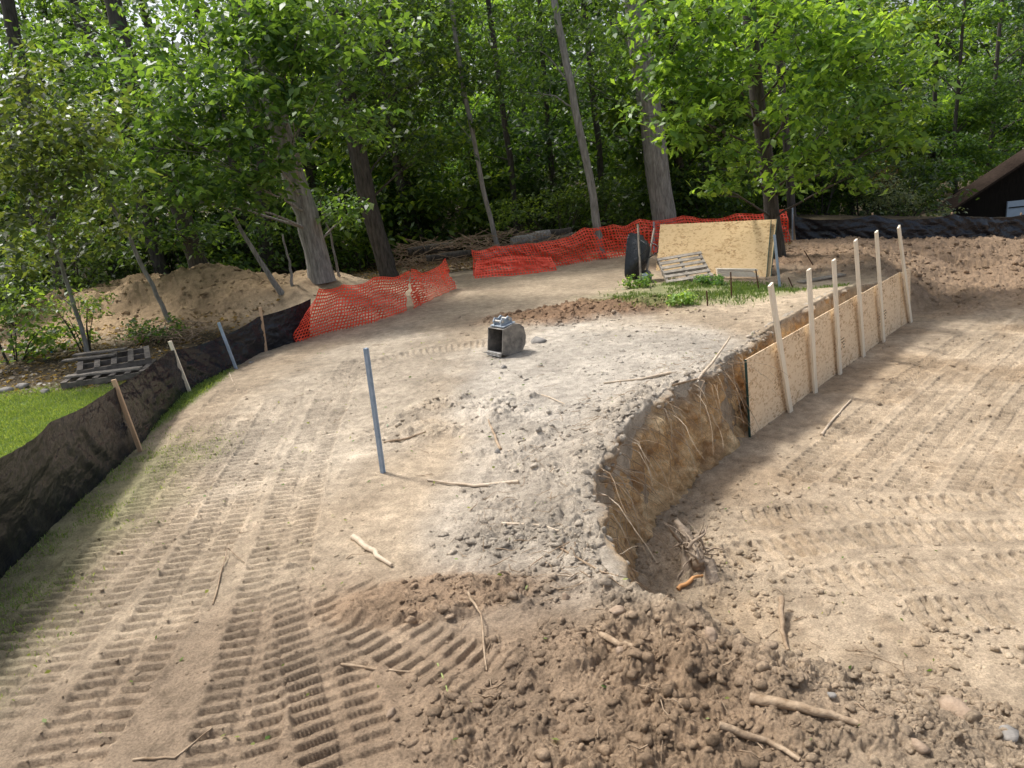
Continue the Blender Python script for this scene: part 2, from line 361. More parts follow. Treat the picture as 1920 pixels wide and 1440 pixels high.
# ------------------------------------------------------------------ cut bank (fine wall sheet on the steep face)
a=np.array([(.66,4.45),(.58,4.85),(.56,5.6),(.64,6.3),(.88,6.95),(1.3,7.8),(1.85,8.65),(2.65,9.4),(3.1,10.1),(4.35,11.7),(5.8,13.2),(8.3,15.9)])
L=np.r_[0,np.cumsum(np.hypot(*np.diff(a,axis=0).T))]
s=np.arange(0,L[-1],.020); lx=np.interp(s,L,a[:,0]); ly=np.interp(s,L,a[:,1])
ker=np.ones(15)/15
def smo(v): return np.convolve(np.pad(v,7,mode='edge'),ker,'valid')
lx=smo(lx); ly=smo(ly)
tx=np.gradient(lx); ty=np.gradient(ly); tl=np.hypot(tx,ty); nx=ty/tl; ny=-tx/tl
for _ in range(4): nx=smo(nx); ny=smo(ny)
nv=90; vv=np.linspace(0,1,nv); S,Vv=np.meshgrid(s,vv,indexing='ij')
LX=lx[:,None];LY=ly[:,None];NX=nx[:,None];NY=ny[:,None]
T0=.08
off=np.where(Vv<T0,-.10+Vv/T0*.13,.03+.28*((Vv-T0)/(1-T0)).clip(0,1)**1.5)
zz=np.where(Vv<T0,-.05*(Vv/T0)**2,-.05-(Vv-T0)/(1-T0)*1.27)
n1=fbm(S,zz,.8,3,60)*.34+np.abs(fbm(S+.3*zz,zz*.8,.30,5,61))*-.36+fbm(S,zz,.08,5,62)*.11
rag=fbm(S,zz,.45,4,63)*.36
off=off+n1*sst(.06,.28,Vv)+rag*sst(.0,T0,Vv)*sst(.5,.05,Vv)
wx=LX+NX*off; wy=LY+NY*off
hl=hz((lx-nx*.14),(ly-ny*.14)); hl=smo(smo(np.minimum(hl,macro(lx-nx*.15,ly-ny*.15)+.08)))[:,None]
wz=hl*(1-Vv)+zz+.0+.07*fbm(wx,wy,.14,4,64)*sst(.5,.0,Vv)
cw=np.tile(np.array([.60,.405,.215]),(wx.size,1))
st=fbm(S*.8,zz*1.0,.25,5,65).ravel()
cw=lerp(cw,(.78,.58,.34),sst(0.02,.25,st)*.9); cw=lerp(cw,(.38,.24,.13),sst(-.02,-.22,st)*.75)
cw=lerp(cw,(.34,.26,.185),sst(.24,.09,(Vv+.35*fbm(S,zz,.3,3,66)).ravel())*.75)
cw=lerp(cw,(.42,.36,.285),sst(.09,.03,(Vv+.06*fbm(S,zz,.1,3,67)).ravel()))
idx=np.arange(wx.size).reshape(wx.shape)
Q=np.stack([idx[:-1,:-1].ravel(),idx[:-1,1:].ravel(),idx[1:,1:].ravel(),idx[1:,:-1].ravel()],1)
cb=mesh_np('cut_bank',np.stack([wx.ravel(),wy.ravel(),wz.ravel()],1),Q,M_soil,smooth=True,col=cw); tag(cb,'steep orange brown cut bank along the left side of the pit','bank',kind='structure')
# ------------------------------------------------------------------ clods as stuff
import bmesh
bm=bmesh.new(); bmesh.ops.create_icosphere(bm,subdivisions=2,radius=1); IV=np.array([v.co[:] for v in bm.verts]); IF=np.array([[v.index for v in f.verts] for f in bm.faces]); bm.free()
bm=bmesh.new(); bmesh.ops.create_icosphere(bm,subdivisions=1,radius=1); JV=np.array([v.co[:] for v in bm.verts]); JF=np.array([[v.index for v in f.verts] for f in bm.faces]); bm.free()
def lumps(xs,ys_,rs,zs,cols,name,mat,IVV,IFF,sink=.25,**kw):
    n=len(xs); k=len(IVV)
    sc=rs[:,None]*(.6+.8*rng.random((n,3))); sc[:,2]*=.75
    pl=rng.normal(size=(n,9,3)); pl/=np.linalg.norm(pl,axis=2)[:,:,None]; pdist=.35+.5*rng.random((n,9))
    dots=np.einsum('kc,npc->nkp',IVV,pl); t=np.where(dots>.05,pdist[:,None,:]/np.maximum(dots,.05),9).min(axis=2)
    v=IVV[None]*np.minimum(t,1.05)[:,:,None]*(1+.25*(rng.random((n,k,1))-.5))
    v=v*sc[:,None,:]*1.35
    t=rng.random(n)*6.28; c,s_=np.cos(t),np.sin(t)
    x=v[:,:,0]*c[:,None]-v[:,:,1]*s_[:,None]; y_=v[:,:,0]*s_[:,None]+v[:,:,1]*c[:,None]
    V=np.stack([x+xs[:,None],y_+ys_[:,None],v[:,:,2]+(zs+rs*sink)[:,None]],2).reshape(-1,3)
    Fc=(IFF[None]+ (np.arange(n)*k)[:,None,None]).reshape(-1,3)
    cc=np.repeat(cols,k,axis=0)
    return mesh_np(name,V,Fc,mat,smooth=False,col=cc,**kw)
def scatter(n,region,rmin,rmax,pw,seed,thr):
    x=region[0]+(region[1]-region[0])*rng.random(n); y_=region[2]+(region[3]-region[2])*rng.random(n)
    h,pit,sd,rg=Hfull(x,y_); c,lw,stp,gp_=soil(x,y_,pit,sd,rg)
    k=(rg+1.3*fbm(x,y_,.35,4,70)>thr)&(lw<.3)&~((np.abs(sd)<.18)&(y_>4.7)&(y_<16)&(sd>0))
    x,y_,h,c=x[k],y_[k],h[k],c[k]
    r=rmin+(rmax-rmin)*rng.random(len(x))**pw
    c=c*(.85+.3*rng.random((len(x),1)))
    return x,y_,r,h,c
A=[scatter(34000,(-1.2,3.6,2.4,5.4),.002,.036,12,1,.45),scatter(13000,(-1.4,3.2,5,11),.003,.038,11,2,.5),scatter(9000,(-4,4,2.6,12),.004,.016,5,3,-.1),scatter(7000,(4,26,13,27),.02,.09,6,4,.55),
   scatter(8000,(1.0,4.2,4.0,8.5),.004,.035,8,5,.3),scatter(2500,(-1,4,13,15.2),.01,.045,4,6,.4),scatter(1800,(-15,-4,17,22),.015,.07,4,7,.3),scatter(4000,(1,10,5,14),.005,.03,6,8,-.2)]
kk=rng.integers(0,int(len(s)*.62),600); ii=rng.integers(0,14,600)
A.append((wx[kk,ii],wy[kk,ii],.004+.045*rng.random(600)**6,wz[kk,ii],cw.reshape(wx.shape+(3,))[kk,1]*(.8+.4*rng.random((600,1)))))
cat=[np.concatenate([q[i] for q in A]) for i in range(5)]
big=cat[2]>.014
o=lumps(*[cat[i][big] for i in (0,1,2,3,4)],'soil_clods',M_soil,IV,IF,sink=.0); tag(o,'loose crumbled soil clods strewn over the torn ground','clods',kind='stuff')
o=lumps(*[cat[i][~big] for i in (0,1,2,3,4)],'soil_crumbs',M_soil,JV,JF,sink=.05); tag(o,'fine soil crumbs scattered between the clods','crumbs',kind='stuff')
# ------------------------------------------------------------------ grass
def blades(x,y_,hgt,w,cola,colb,name,label):
    n=len(x); z=hz(x,y_)-.005; a=rng.random(n)*6.28; le=rng.random(n)*.7; b=rng.random(n)*6.28
    H_=hgt*(.5+rng.random(n)); dx=np.cos(a)*w/2; dy=np.sin(a)*w/2
    tx_=np.cos(b)*H_*le; ty_=np.sin(b)*H_*le
    V=np.stack([np.stack([x-dx,y_-dy,z],1),np.stack([x+dx,y_+dy,z],1),np.stack([x+tx_*.4+dx*.7,y_+ty_*.4+dy*.7,z+H_*.6],1),np.stack([x+tx_,y_+ty_,z+H_*(1-.4*le)],1)],1).reshape(-1,3)
    t=rng.random((n,1)); c=np.array(cola)*(1-t)+np.array(colb)*t
    o=mesh_np(name,V,np.arange(4*n).reshape(-1,4),M_grass,col=np.repeat(c,4,axis=0)); tag(o,label,'grass',kind='stuff')
x=-10+6.9*rng.random(230000); y_=3.2+10*rng.random(230000)
h,pit,sd,rg=Hfull(x,y_); _,lw,stp,_g=soil(x,y_,pit,sd,rg)
k=rng.random(len(x))<np.maximum(lw,stp*.75*sst(-.12,.12,fbm(x,y_,.35,5,80)))
blades(x[k],y_[k],np.where(lw[k]>.5,.045,.032),.007,(.10,.18,.035),(.27,.34,.11),'lawn_grass','short green lawn grass on both sides of the left black fence')
x=GPC[0]-3.5+7*rng.random(26000); y_=GPC[1]-2.5+5*rng.random(26000); h,pit,sd,rg=Hfull(x,y_); _,lw,stp,g_=soil(x,y_,pit,sd,rg)
k=rng.random(len(x))<g_*sst(-.1,.12,fbm(x,y_,.5,3,81))
blades(x[k],y_[k],.07,.018,(.09,.17,.04),(.22,.32,.09),'weedy_grass','patch of green weedy grass in front of the leaning boards')
# ------------------------------------------------------------------ foliage
def leaves(P_,size,c1,c2,droop=.35,asp=.5):
    n=len(P_); a=rng.random(n)*6.28; e=-droop+.9*(rng.random(n)-.5)
    d=np.stack([np.cos(a)*np.cos(e),np.sin(a)*np.cos(e),np.sin(e)],1)
    r=rng.normal(size=(n,3))*.55+np.array([0,0,1.0]); sdv=np.cross(d,r); sdv/=np.linalg.norm(sdv,axis=1)[:,None]
    Ls=size*(.55+.9*rng.random(n))[:,None]; 
    V=np.stack([P_,P_+d*Ls*.45+sdv*Ls*asp*.5,P_+d*Ls+np.array([0,0,-.12])*Ls,P_+d*Ls*.45-sdv*Ls*asp*.5],1).reshape(-1,3)
    t=rng.random((n,1))**1.3; c=np.array(c1)*(1-t)+np.array(c2)*t
    return V,np.repeat(c,4,axis=0)
def blobs_pts(bl,dens,cr=.34,m=26,flat=.4):
    out=[]
    for (c,r) in bl:
        nc=max(4,int(dens*r*r))
        u=rng.normal(size=(nc,3)); u/=np.linalg.norm(u,axis=1)[:,None]; rr=r*(.3+.95*rng.random((nc,1)))
        cc=np.array(c)+u*rr*np.array([1.15,1,.8])
        q=cc[:,None,:]+rng.normal(size=(nc,m,3))*cr*np.array([.75,.75,.75*flat])
        out.append(q.reshape(-1,3))
    return np.concatenate(out)
def crown(parent,bl,size,c1,c2,dens=26,cr=.34,m=26,name='crown',mat=None,**kw):
    V,c=leaves(blobs_pts(bl,dens,cr,m),size,c1,c2,**kw)
    return mesh_np(name,V,np.arange(len(V)).reshape(-1,4),mat or M_leaf,parent,col=c)
def wob(pts,n=5,amp=.05):
    pts=[Vector(p) for p in pts]; out=[]
    for a,b in zip(pts[:-1],pts[1:]):
        for i in range(n):
            p=a.lerp(b,i/n); out.append(p+Vector((random.uniform(-amp,amp),random.uniform(-amp,amp),0)))
    return out+[pts[-1]]
def trunk_mb(pts,r0,r1,amp=.02,sides=14,flare=1.18):
    q=wob(pts,4,amp); n=len(q); mb=MB()
    rs=[(r0+(r1-r0)*i/(n-1))*(flare if i==0 else 1.04 if i==1 else 1) for i in range(n)]
    mb.tube(q,rs,sides,bump=.05); return mb,q,rs
G1=(.035,.08,.024);G2=(.13,.225,.05)
def tree(name,label,pts,Y,r0,r1,bl,mat,size=.16,c1=G1,c2=G2,dens=24,cat='tree',group=None,amp=.02,droop=.35,cr=.27,m=23):
    W=[at(px,py,Y) for px,py in pts]
    gz=float(hz(W[0].x,W[0].y)[0]); 
    d=(W[1]-W[0]); 
    if d.z>0.01: t=(gz-.08-W[0].z)/d.z; b=W[0]+d*t; W=[Vector((b.x,b.y,gz-.08))]+([W[0]] if t<-.02 else [])+W[1:]
    root=empty(name,(W[0].x,W[0].y,gz),label,cat,group)
    mb,q,rs=trunk_mb(W,r0,r1,amp)
    B=[(at(px,py,Yb),r) for px,py,Yb,r in bl]
    for c,r in B:
        zt=c.z-.9*r-.12*(c-q[len(q)//2]).length
        k=min(range(len(q)),key=lambda i:abs(q[i].z-zt)); k=max(2,min(k,len(q)-1))
        s0=q[k]; mid=s0.lerp(c,.5)+Vector((0,0,.12*r)); rr=max(.012,min(rs[k]*.26,.038))
        mb.tube(wob([s0,mid,c],3,.04),[rr*(1-.13*i) for i in range(7)],5,False)
        for _ in range(4):
            e=c+Vector((random.uniform(-1,1),random.uniform(-1,1),random.uniform(-.5,.7)))*r*.9
            mb.tube(wob([mid.lerp(c,random.random()),e],3,.04),[rr*.45,rr*.35,rr*.25,rr*.12],4,False)
    mb.build('trunk',mat,root)
    if B: crown(root,B,size,c1,c2,dens,cr=cr,droop=droop,m=m)
    return root
LY1=(.07,.12,.035);LY2=(.21,.28,.09)
tree('hickory_tree','big grey trunked tree behind the front orange netting, under leafy boughs',[(612,560),(575,400),(540,300),(500,150),(455,-60)],18.5,.29,.23,
 [(470,90,17,1.4),(370,190,16.5,1.3),(560,140,17,1.2),(470,200,16.3,1.0),(550,230,16.2,.9),(640,220,18,1.0),(410,300,16.2,1.0),(290,110,18,1.3),(650,50,18,1.4),(500,10,18,1.6),(330,260,16.5,1.1),(660,400,18.7,.6),(500,290,16.2,.7),(440,380,16.3,.6),(340,370,16.3,.7),(560,60,16.8,1.1),(480,350,16.2,.5)],M_bark,size=.19)
tree('dark_trunked_tree','dark trunked tree left of the brush pile, behind the gap in the orange netting',[(722,490),(690,380),(655,200),(622,0),(612,-60)],22,.28,.23,[(690,40,22.5,1.5),(780,150,23,1.3),(820,20,24,1.5),(750,270,22.8,.9),(600,170,22.6,1.0),(800,290,22,.8),(660,130,21.2,1.1),(700,210,21.2,.8)],M_barkd)
tree('dark_trunked_tree','dark leaning tree rising behind the left soil mound',[(380,520),(340,400),(270,210),(230,70),(200,-40)],21,.24,.2,[(160,40,21.5,1.2),(110,130,19,1.1),(290,280,20,1.1),(330,440,19.6,.9),(220,330,19.5,1.0),(240,450,19.2,.8),(260,150,20,1.1)],M_barkd)
tree('slender_tree','slender tree with bare lower stem rising from the brush pile',[(935,470),(905,350),(872,180),(852,60),(842,-40)],23,.08,.055,[(850,60,23,1.3),(920,150,23,1.0),(820,190,23.2,.9),(890,240,22.8,.6)],M_bark)
tree('slender_tree','slender pale stemmed tree against the middle of the back orange netting',[(1130,488),(1105,330),(1070,160),(1040,0),(1028,-60)],22.3,.12,.085,[(1040,0,23,1.2),(980,70,23,1.2),(1110,90,23.5,1.0),(1000,170,22.5,.8)],M_bark)
tree('oak_tree','thick grey trunked tree directly behind the wheelbarrow',[(1250,440),(1228,280),(1205,120),(1190,0),(1183,-60)],24.6,.40,.33,[(1150,40,25.2,1.6),(1290,10,26.5,1.8),(1130,180,25.4,1.3)],M_bark)
tree('slender_tree','leaning thin tree just right of the thick grey trunk',[(1296,425),(1272,290),(1262,200),(1230,40)],26.5,.16,.1,[(1240,110,27,1.2)],M_barkd)
tree('young_tree','leafy bright crowned tree standing behind the leaning strand boards',[(1462,520),(1440,330),(1415,150),(1402,0),(1395,-60)],20.6,.21,.16,
 [(1310,10,18,1.4),(1460,30,19,1.4),(1570,50,18,1.4),(1280,120,18.2,1.0),(1370,140,18,1.0),(1520,170,18,1.3),(1640,110,18.5,1.2),(1300,230,18,.85),(1380,300,18.2,.6),(1540,270,18,.9),(1660,190,18,.9),(1700,260,18,.5),(1240,200,18.2,.7),(1340,345,18,.5),(1600,330,18,.5),(1480,330,18.5,.5)],M_barkd,size=.21,c1=(.05,.115,.025),c2=(.22,.36,.065),dens=24)
tree('slender_tree','brown stemmed tree seen above the middle of the leaning strand boards',[(1342,430),(1330,330),(1315,240),(1300,60)],30,.22,.16,[(1310,120,30,1.6)],M_barkd)
tree('slender_tree','dark thin tree at the right end of the back orange netting',[(1488,430),(1480,330),(1465,150),(1450,0)],27.5,.15,.11,[(1490,60,28,1.5),(1560,230,29,1.4)],M_barkd)
tree('sapling','yellow green sapling at the left edge of the photo',[(150,610),(110,480),(60,360),(20,250)],15.2,.05,.02,[(60,230,14,1.0),(130,330,14.3,1.0),(30,380,14,1.0),(170,210,15,.8),(190,430,15,.7),(60,140,14.5,.8),(10,500,15,.8),(90,440,14.6,.9),(120,270,14.6,.9),(40,300,14.2,1.0)],M_bark,size=.155,c1=LY1,c2=LY2,dens=22)
tree('sapling','thin leaning sapling growing out of the left soil mound',[(285,535),(230,420),(150,290),(120,200)],17.2,.055,.03,[(130,220,17,.9),(200,350,17,.9),(90,290,17,.9),(230,270,17.4,.9)],M_bark,c1=LY1,c2=(.16,.25,.06),dens=22)
tree('bare_sapling','bare snapped stem leaning left beside the big grey trunk',[(537,565),(470,460),(402,352)],17.8,.07,.03,[],M_bark)
tree('bare_sapling','short bare stem upright between mound and big grey trunk',[(550,545),(542,490),(530,440)],18,.035,.02,[],M_bark)
tree('bare_sapling','thin bare sapling just right of the big grey trunk',[(640,540),(620,440),(600,380)],19,.03,.02,[(600,380,19,.5)],M_bark,dens=14)
tree('tall_tree','tall dark tree leaning left at the upper left of the photo',[(300,500),(230,250),(130,-20)],25,.24,.19,[(60,40,26,1.1),(240,180,24.5,1.4),(130,200,24.5,1.1)],M_barkd)
tree('tall_tree','tall dark tree rising behind the boughs of the big grey trunk',[(500,470),(478,230),(440,-20)],26,.28,.22,[(440,60,28,1.5),(470,430,24,1.0)],M_barkd)
tree('tall_tree','tall dark tree far back between two leafy crowns',[(795,400),(755,215),(715,-20)],30,.30,.24,[(820,100,36,1.8),(780,330,28.5,1.4)],M_barkd,size=.19)
tree('tall_tree','dark trunk at the far left edge behind the yellow sapling',[(120,560),(70,300),(10,-20)],23,.22,.17,[(110,420,21,1.1),(40,200,23.5,1.0)],M_barkd)
def proto_tree(k):
    hgt=random.uniform(12,16); root=empty('woodland_tree',(0,0,0),'tall leafy tree of the dense wood behind the clearing','tree','trees of the dense wood')
    mb,q,rs=trunk_mb([(0,0,-.3),(random.uniform(-.4,.4),.1,5),(random.uniform(-.8,.8),0,hgt)],.19,.08,.05,8)
    bl=[]
    for i in range(18):
        z=random.uniform(1.2,hgt) if i>6 else random.uniform(1.2,5); a=random.random()*6.28; rr=random.uniform(.5,2.8)
        bl.append((Vector((rr*math.cos(a),rr*math.sin(a),z)),random.uniform(.7,1.4)))
    for c,r in bl:
        kk=min(range(len(q)),key=lambda i:abs(q[i].z-(c.z-.8))); mb.tube([q[kk],q[kk].lerp(c,.5)+Vector((0,0,.2)),c],[.05,.035,.015],4,False)
    mb.build('trunk',M_barkd,root)
    crown(root,bl,.27,[(.035,.085,.024),(.05,.11,.026),(.028,.07,.026),(.05,.115,.028)][k],[(.14,.25,.05),(.27,.38,.07),(.09,.17,.05),(.19,.32,.055)][k],dens=18,cr=.40,m=19)
    return root
def copy_thing(o):
    r=o.copy(); C.objects.link(r)
    for ch in list(o.children):
        c=ch.copy(); C.objects.link(c); c.parent=r
    return r
def place_many(protos,spots):
    used=set()
    for i,(x,y,s,a) in enumerate(spots):
        k=i%len(protos)
        if k in used: o=copy_thing(protos[k])
        else: o=protos[k]; used.add(k)
        o.location=(x,y,float(macro(x,y))-.05); o.rotation_euler=(0,0,a); o.scale=(s,s,s)
pt=[proto_tree(k) for k in range(4)]
spots=[]
for Yr,step in ((28.5,4.4),(34,4.5),(40,4.8),(48,5.4),(58,6),(72,8)):
    x=-.86*Yr
    while x<.9*Yr:
        xx=x+random.uniform(-1,1); yy=Yr+random.uniform(-2,2)
        ok=not(xx>13 and yy<47 and xx/yy>.47) and not(xx>8.5 and yy<32.5)
        left=xx/yy<-.34
        if left and Yr>33 and random.random()<.66: ok=False
        if -.36<xx/yy<.1 and Yr>45 and random.random()<.45: ok=False
        if ok: spots.append((xx,yy,random.uniform(.8,1.15),random.random()*6.28))
        x+=step
spots+=[(29,50,1.1,.5),(34,52,1.1,1.5),(26,49,1.0,2.5),(39,55,1.1,3.5)]
place_many(pt,spots)
def proto_pole(k):
    root=empty('slim_woodland_tree',(0,0,0),'slim dark tree stem standing between the leafy trees of the wood','tree','slim stems in the wood')
    mb,q,rs=trunk_mb([(0,0,-.3),(random.uniform(-.2,.2),.1,5),(random.uniform(-.9,.9),0,15)],.14,.09,.05,9)
    bl=[(Vector((random.uniform(-1,1),random.uniform(-1,1),z)),1.1) for z in (4,6.5,9.5,11,12.5,14)]
    for c,r in bl:
        kk=min(range(len(q)),key=lambda i:abs(q[i].z-(c.z-.8))); mb.tube([q[kk],c],[.04,.015],4,False)
    mb.build('trunk',M_barkd,root); crown(root,bl,.24,(.045,.09,.025),(.16,.28,.055),dens=18,cr=.4,m=18); return root
place_many([proto_pole(0),proto_pole(1)],[(xx,yy,random.uniform(.8,1.4),random.random()*6.28) for xx,yy in ((-13.5,26.5),(-8.8,27),(-3.1,26.8),(.8,27.5),(6.8,27.8),(12.6,34),(18,38),(-16,27),(-11,28),(4.2,29))])
def proto_shrub(k):
    root=empty('woodland_shrub',(0,0,0),'dark leafy shrub of the thicket under the trees','shrub','shrubs of the thicket')
    mb=MB(); bl=[]
    for i in range(7):
        c=Vector((random.uniform(-1.1,1.1),random.uniform(-.8,.8),random.uniform(.4,2.2))); bl.append((c,random.uniform(.5,.9)))
        mb.tube([(c.x*.2,c.y*.2,-.1),(c.x*.6,c.y*.6,c.z*.6),c],[.03,.02,.008],4,False)
    mb.build('stem',M_barkd,root)
    crown(root,bl,.17,[(.02,.045,.016),(.03,.06,.018),(.045,.09,.022)][k],[(.07,.12,.03),(.10,.165,.045),(.16,.25,.055)][k],dens=22,cr=.3,m=20,name='foliage')
    return root
ps=[proto_shrub(k) for k in range(3)]
sp=[]
for Yr in (25.8,28,31):
    x=-.8*Yr
    while x<(.34 if Yr<30 else .42)*Yr:
        xx=x+random.uniform(-.5,.5)
        if not(Yr<27 and -2.2<xx<3.0): sp.append((xx,Yr+random.uniform(-.7,.7),random.uniform(.8,1.35),random.random()*6.28))
        x+=2.0
for yy in (33,36.5): 
    x=11
    while x<20: sp.append((x+random.uniform(-.5,.5),yy,random.uniform(.9,1.4),random.random()*6.28)); x+=1.8
for px,py in ((30,640),(10,700),(60,600),(130,560),(10,560)):
    g0=ground(px,py); sp.append((g0.x-.5,g0.y+1,random.uniform(.5,.8),random.random()*6))
place_many(ps,sp)
n=60000; a_=rng.random(n); yy=80+14*rng.random(n); xx=(-.30+1.4*a_)*yy; zz_=-3+24*rng.random(n)
lowl=rng.random(n)<.28; xx=np.where(lowl,(-.9+.7*rng.random(n))*yy,xx); zz_=np.where(lowl,-1+11*rng.random(n),zz_)
Vd,cd=leaves(np.stack([xx,yy,zz_],1),1.1,(.035,.08,.03),(.14,.235,.065))
o=mesh_np('distant_woods',Vd,np.arange(len(Vd)).reshape(-1,4),M_leaf,col=cd); tag(o,'far dark wood closing the view between the trees','woods',kind='stuff')
def bush(label,px,py,Y,r,c1,c2,size=.12,name='bush'):
    if Y is None: g0=ground(px,py); c=Vector((g0.x,g0.y,g0.z+r*.6))
    else: c=at(px,py,Y)
    gz=float(macro(c.x,c.y)); root=empty(name,(c.x,c.y,gz),label,'bush')
    mb=MB(); bl=[]
    for i in range(7):
        q=c+Vector((random.uniform(-1,1)*r,random.uniform(-.5,.5)*r,random.uniform(-.4,.4)*r)); bl.append((q,r*.5))
        mb.tube([(c.x+(q.x-c.x)*.2,c.y,gz-.05),((c.x+q.x)/2,(c.y+q.y)/2,(gz+q.z)/2),q],[.025*r,.018*r,.008*r],4,False)
    mb.build('stem',M_barkd,root); crown(root,bl,size,c1,c2,dens=30 if r>.6 else 60,cr=.25*min(1,r*1.2),m=20,name='foliage')
bush('pale grey green bush beyond the right black fence, left of the barn',1700,375,32,1.4,(.14,.18,.11),(.32,.37,.24))
bush('reddish brown tinged bush left of the pale bush by the barn',1640,335,33,1.0,(.08,.06,.035),(.2,.15,.09))
bush('bright green bush in front of the thicket above the log pile',1045,375,25.3,1.2,(.09,.17,.04),(.27,.40,.09))
bush('light green bush behind the left end of the log pile',975,400,25.3,.8,(.09,.15,.04),(.22,.33,.08))
bush('low green weed clump in front of the leaning pallet',1335,534,None,.22,(.06,.13,.04),(.14,.26,.07),.07,'weed_clump')
bush('low green weed clump at the left end of the grass patch',1195,540,None,.24,(.07,.14,.04),(.17,.27,.07),.07,'weed_clump')
bush('light green weed clump nearest the brown soil patch',1275,570,None,.20,(.12,.2,.06),(.25,.37,.12),.07,'weed_clump')
bush('green weeds growing over the right foot of the soil mound',300,640,None,.5,(.05,.11,.03),(.13,.24,.06),.09,'weed_clump')
bush('small bush between the left fence and the soil mound',140,580,15.5,.55,(.08,.14,.04),(.2,.28,.08),.09,'weed_clump')
# ------------------------------------------------------------------ fences
def sheet(pairs,amp,seed,fold=1.0,sag=0.0,top=1.0):
    B=np.array([np.array(p[0]) for p in pairs]); T=np.array([np.array(p[1]) for p in pairs]); L=np.r_[0,np.cumsum(np.linalg.norm(np.diff(B,axis=0),axis=1))]
    gx=np.gradient(B[:,0],L); gy=np.gradient(B[:,1],L)
    def at_uv(u,v):
        b=np.stack([np.interp(u,L,B[:,i]) for i in range(3)],-1); t=np.stack([np.interp(u,L,T[:,i]) for i in range(3)],-1)
        p=b*(1-v[...,None])+t*v[...,None]
        w1=u+.9*v+.3*fbm(u,v,.8,2,seed+9)
        q=amp*(1.8*fbm(u,v*.6,.9,2,seed)+fold*(1.5*np.abs(fbm(w1,v*.3,.36,3,seed+3))*2-.4)+.9*fbm(u*.35+v*.3,v*1.2,.16,3,seed+4))*(.4+.6*np.sin(np.pi*np.clip(v,0,1)))
        d=np.stack([np.interp(u,L,gx),np.interp(u,L,gy)],-1); d/=np.linalg.norm(d,axis=-1)[...,None]
        p[...,0]+=-d[...,1]*q; p[...,1]+=d[...,0]*q; p[...,2]+=v*amp*top*fbm(u,v*0,.8,2,seed+5)
        if sag:
            seg=np.searchsorted(L,u.ravel(),side='right').reshape(u.shape)-1; seg=np.clip(seg,0,len(L)-2); f=(u-L[seg])/(L[seg+1]-L[seg]); p[...,2]-=v*v*sag*4*f*(1-f)
        return p
    return at_uv,L[-1]
def gp3(px,py): g0=ground(px,py); return (g0.x,g0.y,g0.z)
def pair(b,t,dy=0): g0=gp3(*b); q=at(t[0],t[1],g0[1]+dy); return (g0[0],g0[1],g0[2]-.04),tuple(q)
def cloth(pairs,amp,seed,du=.03,dv=.03,H_=.9,**kw):
    f,L=sheet(pairs,amp,seed,**kw); u=np.arange(0,L,du); v=np.linspace(0,1,int(H_/dv)); U,Vv=np.meshgrid(u,v,indexing='ij')
    p=f(U,Vv); idx=np.arange(U.size).reshape(U.shape)
    Q=np.stack([idx[:-1,:-1].ravel(),idx[:-1,1:].ravel(),idx[1:,1:].ravel(),idx[1:,:-1].ravel()],1)
    return p.reshape(-1,3),Q
def net(pairs,amp,seed,cell=.07,H_=1.05,rw=.42,**kw):
    f,L=sheet(pairs,amp,seed,**kw); nu=int(L/cell); nvv=int(H_/cell)
    u=np.ravel([[i*cell,(i+rw)*cell] for i in range(nu)]); v=np.ravel([[i/nvv,(i+rw)/nvv] for i in range(nvv)]); v=np.r_[v,1-1e-3-.02,1]
    v=np.sort(v); U,Vv=np.meshgrid(u,v,indexing='ij'); p=f(U,Vv); idx=np.arange(U.size).reshape(U.shape)
    i,j=np.meshgrid(np.arange(len(u)-1),np.arange(len(v)-1),indexing='ij'); k=(i%2==0)|(j%2==0)
    Q=np.stack([idx[:-1,:-1],idx[:-1,1:],idx[1:,1:],idx[1:,:-1]],-1)[k]
    return p.reshape(-1,3),Q
pf=[((-260,1340),(-260,1060)),((-110,1190),(-110,945)),((0,1085),(0,858)),((120,968),(95,790)),((250,850),(215,726)),((345,740),(318,658)),((433,692),(407,634)),((490,662),(483,594)),((580,632),(583,560))]
PR=[pair(*q) for q in pf]
root=empty('silt_fence',PR[2][0],'black silt fence with stakes along the left side of the dirt track','fence')
V,Q=cloth(PR,.055,90,sag=.03,top=.2); mesh_np('fabric',V,Q,M_fabric,root,smooth=True)
def stake(b,t,w,th,mat,parent,name='stake'):
    mb=MB(); b=Vector(b);t=Vector(t); mb.bar(b-(t-b).normalized()*.12,t,w,th,(0,1,0),w*.08); return mb.build(name,mat,parent)
for (b,t,m,nm,w_) in (((250,848),(205,712),M_stake,'wooden_stake',.055),((345,736),(312,640),M_pine,'wooden_stake',.055),((490,660),(482,576),M_stake,'wooden_stake',.05),((433,692),(404,605),M_steel,'steel_post',.05)):
    g0=ground(*b); o_=.10; tp=at(t[0],t[1],g0.y); stake((g0.x+o_,g0.y-.02,g0.z),tp+Vector((.06,-.02,0)),w_,.03,m,root,nm)
root=empty('orange_netting_fence',gp3(700,610),'slumped orange plastic netting fence beside the big grey trunk','netting')
PR=[pair(*q) for q in [((540,642),(592,560)),((565,640),(598,540)),((620,622),(640,533)),((700,605),(700,520)),((770,582),(775,503))]]
V,Q=net(PR,.15,101,sag=.06); mesh_np('netting',V,Q,M_orange,root)
PR=[pair(*q) for q in [((772,580),(770,503)),((800,568),(790,510)),((830,553),(822,500)),((858,540),(836,480))]]
V,Q=net(PR,.17,104); mesh_np('netting_end',V,Q,M_orange,root)
root=empty('orange_netting_fence',gp3(1100,487),'long orange plastic netting fence across the back of the clearing','netting')
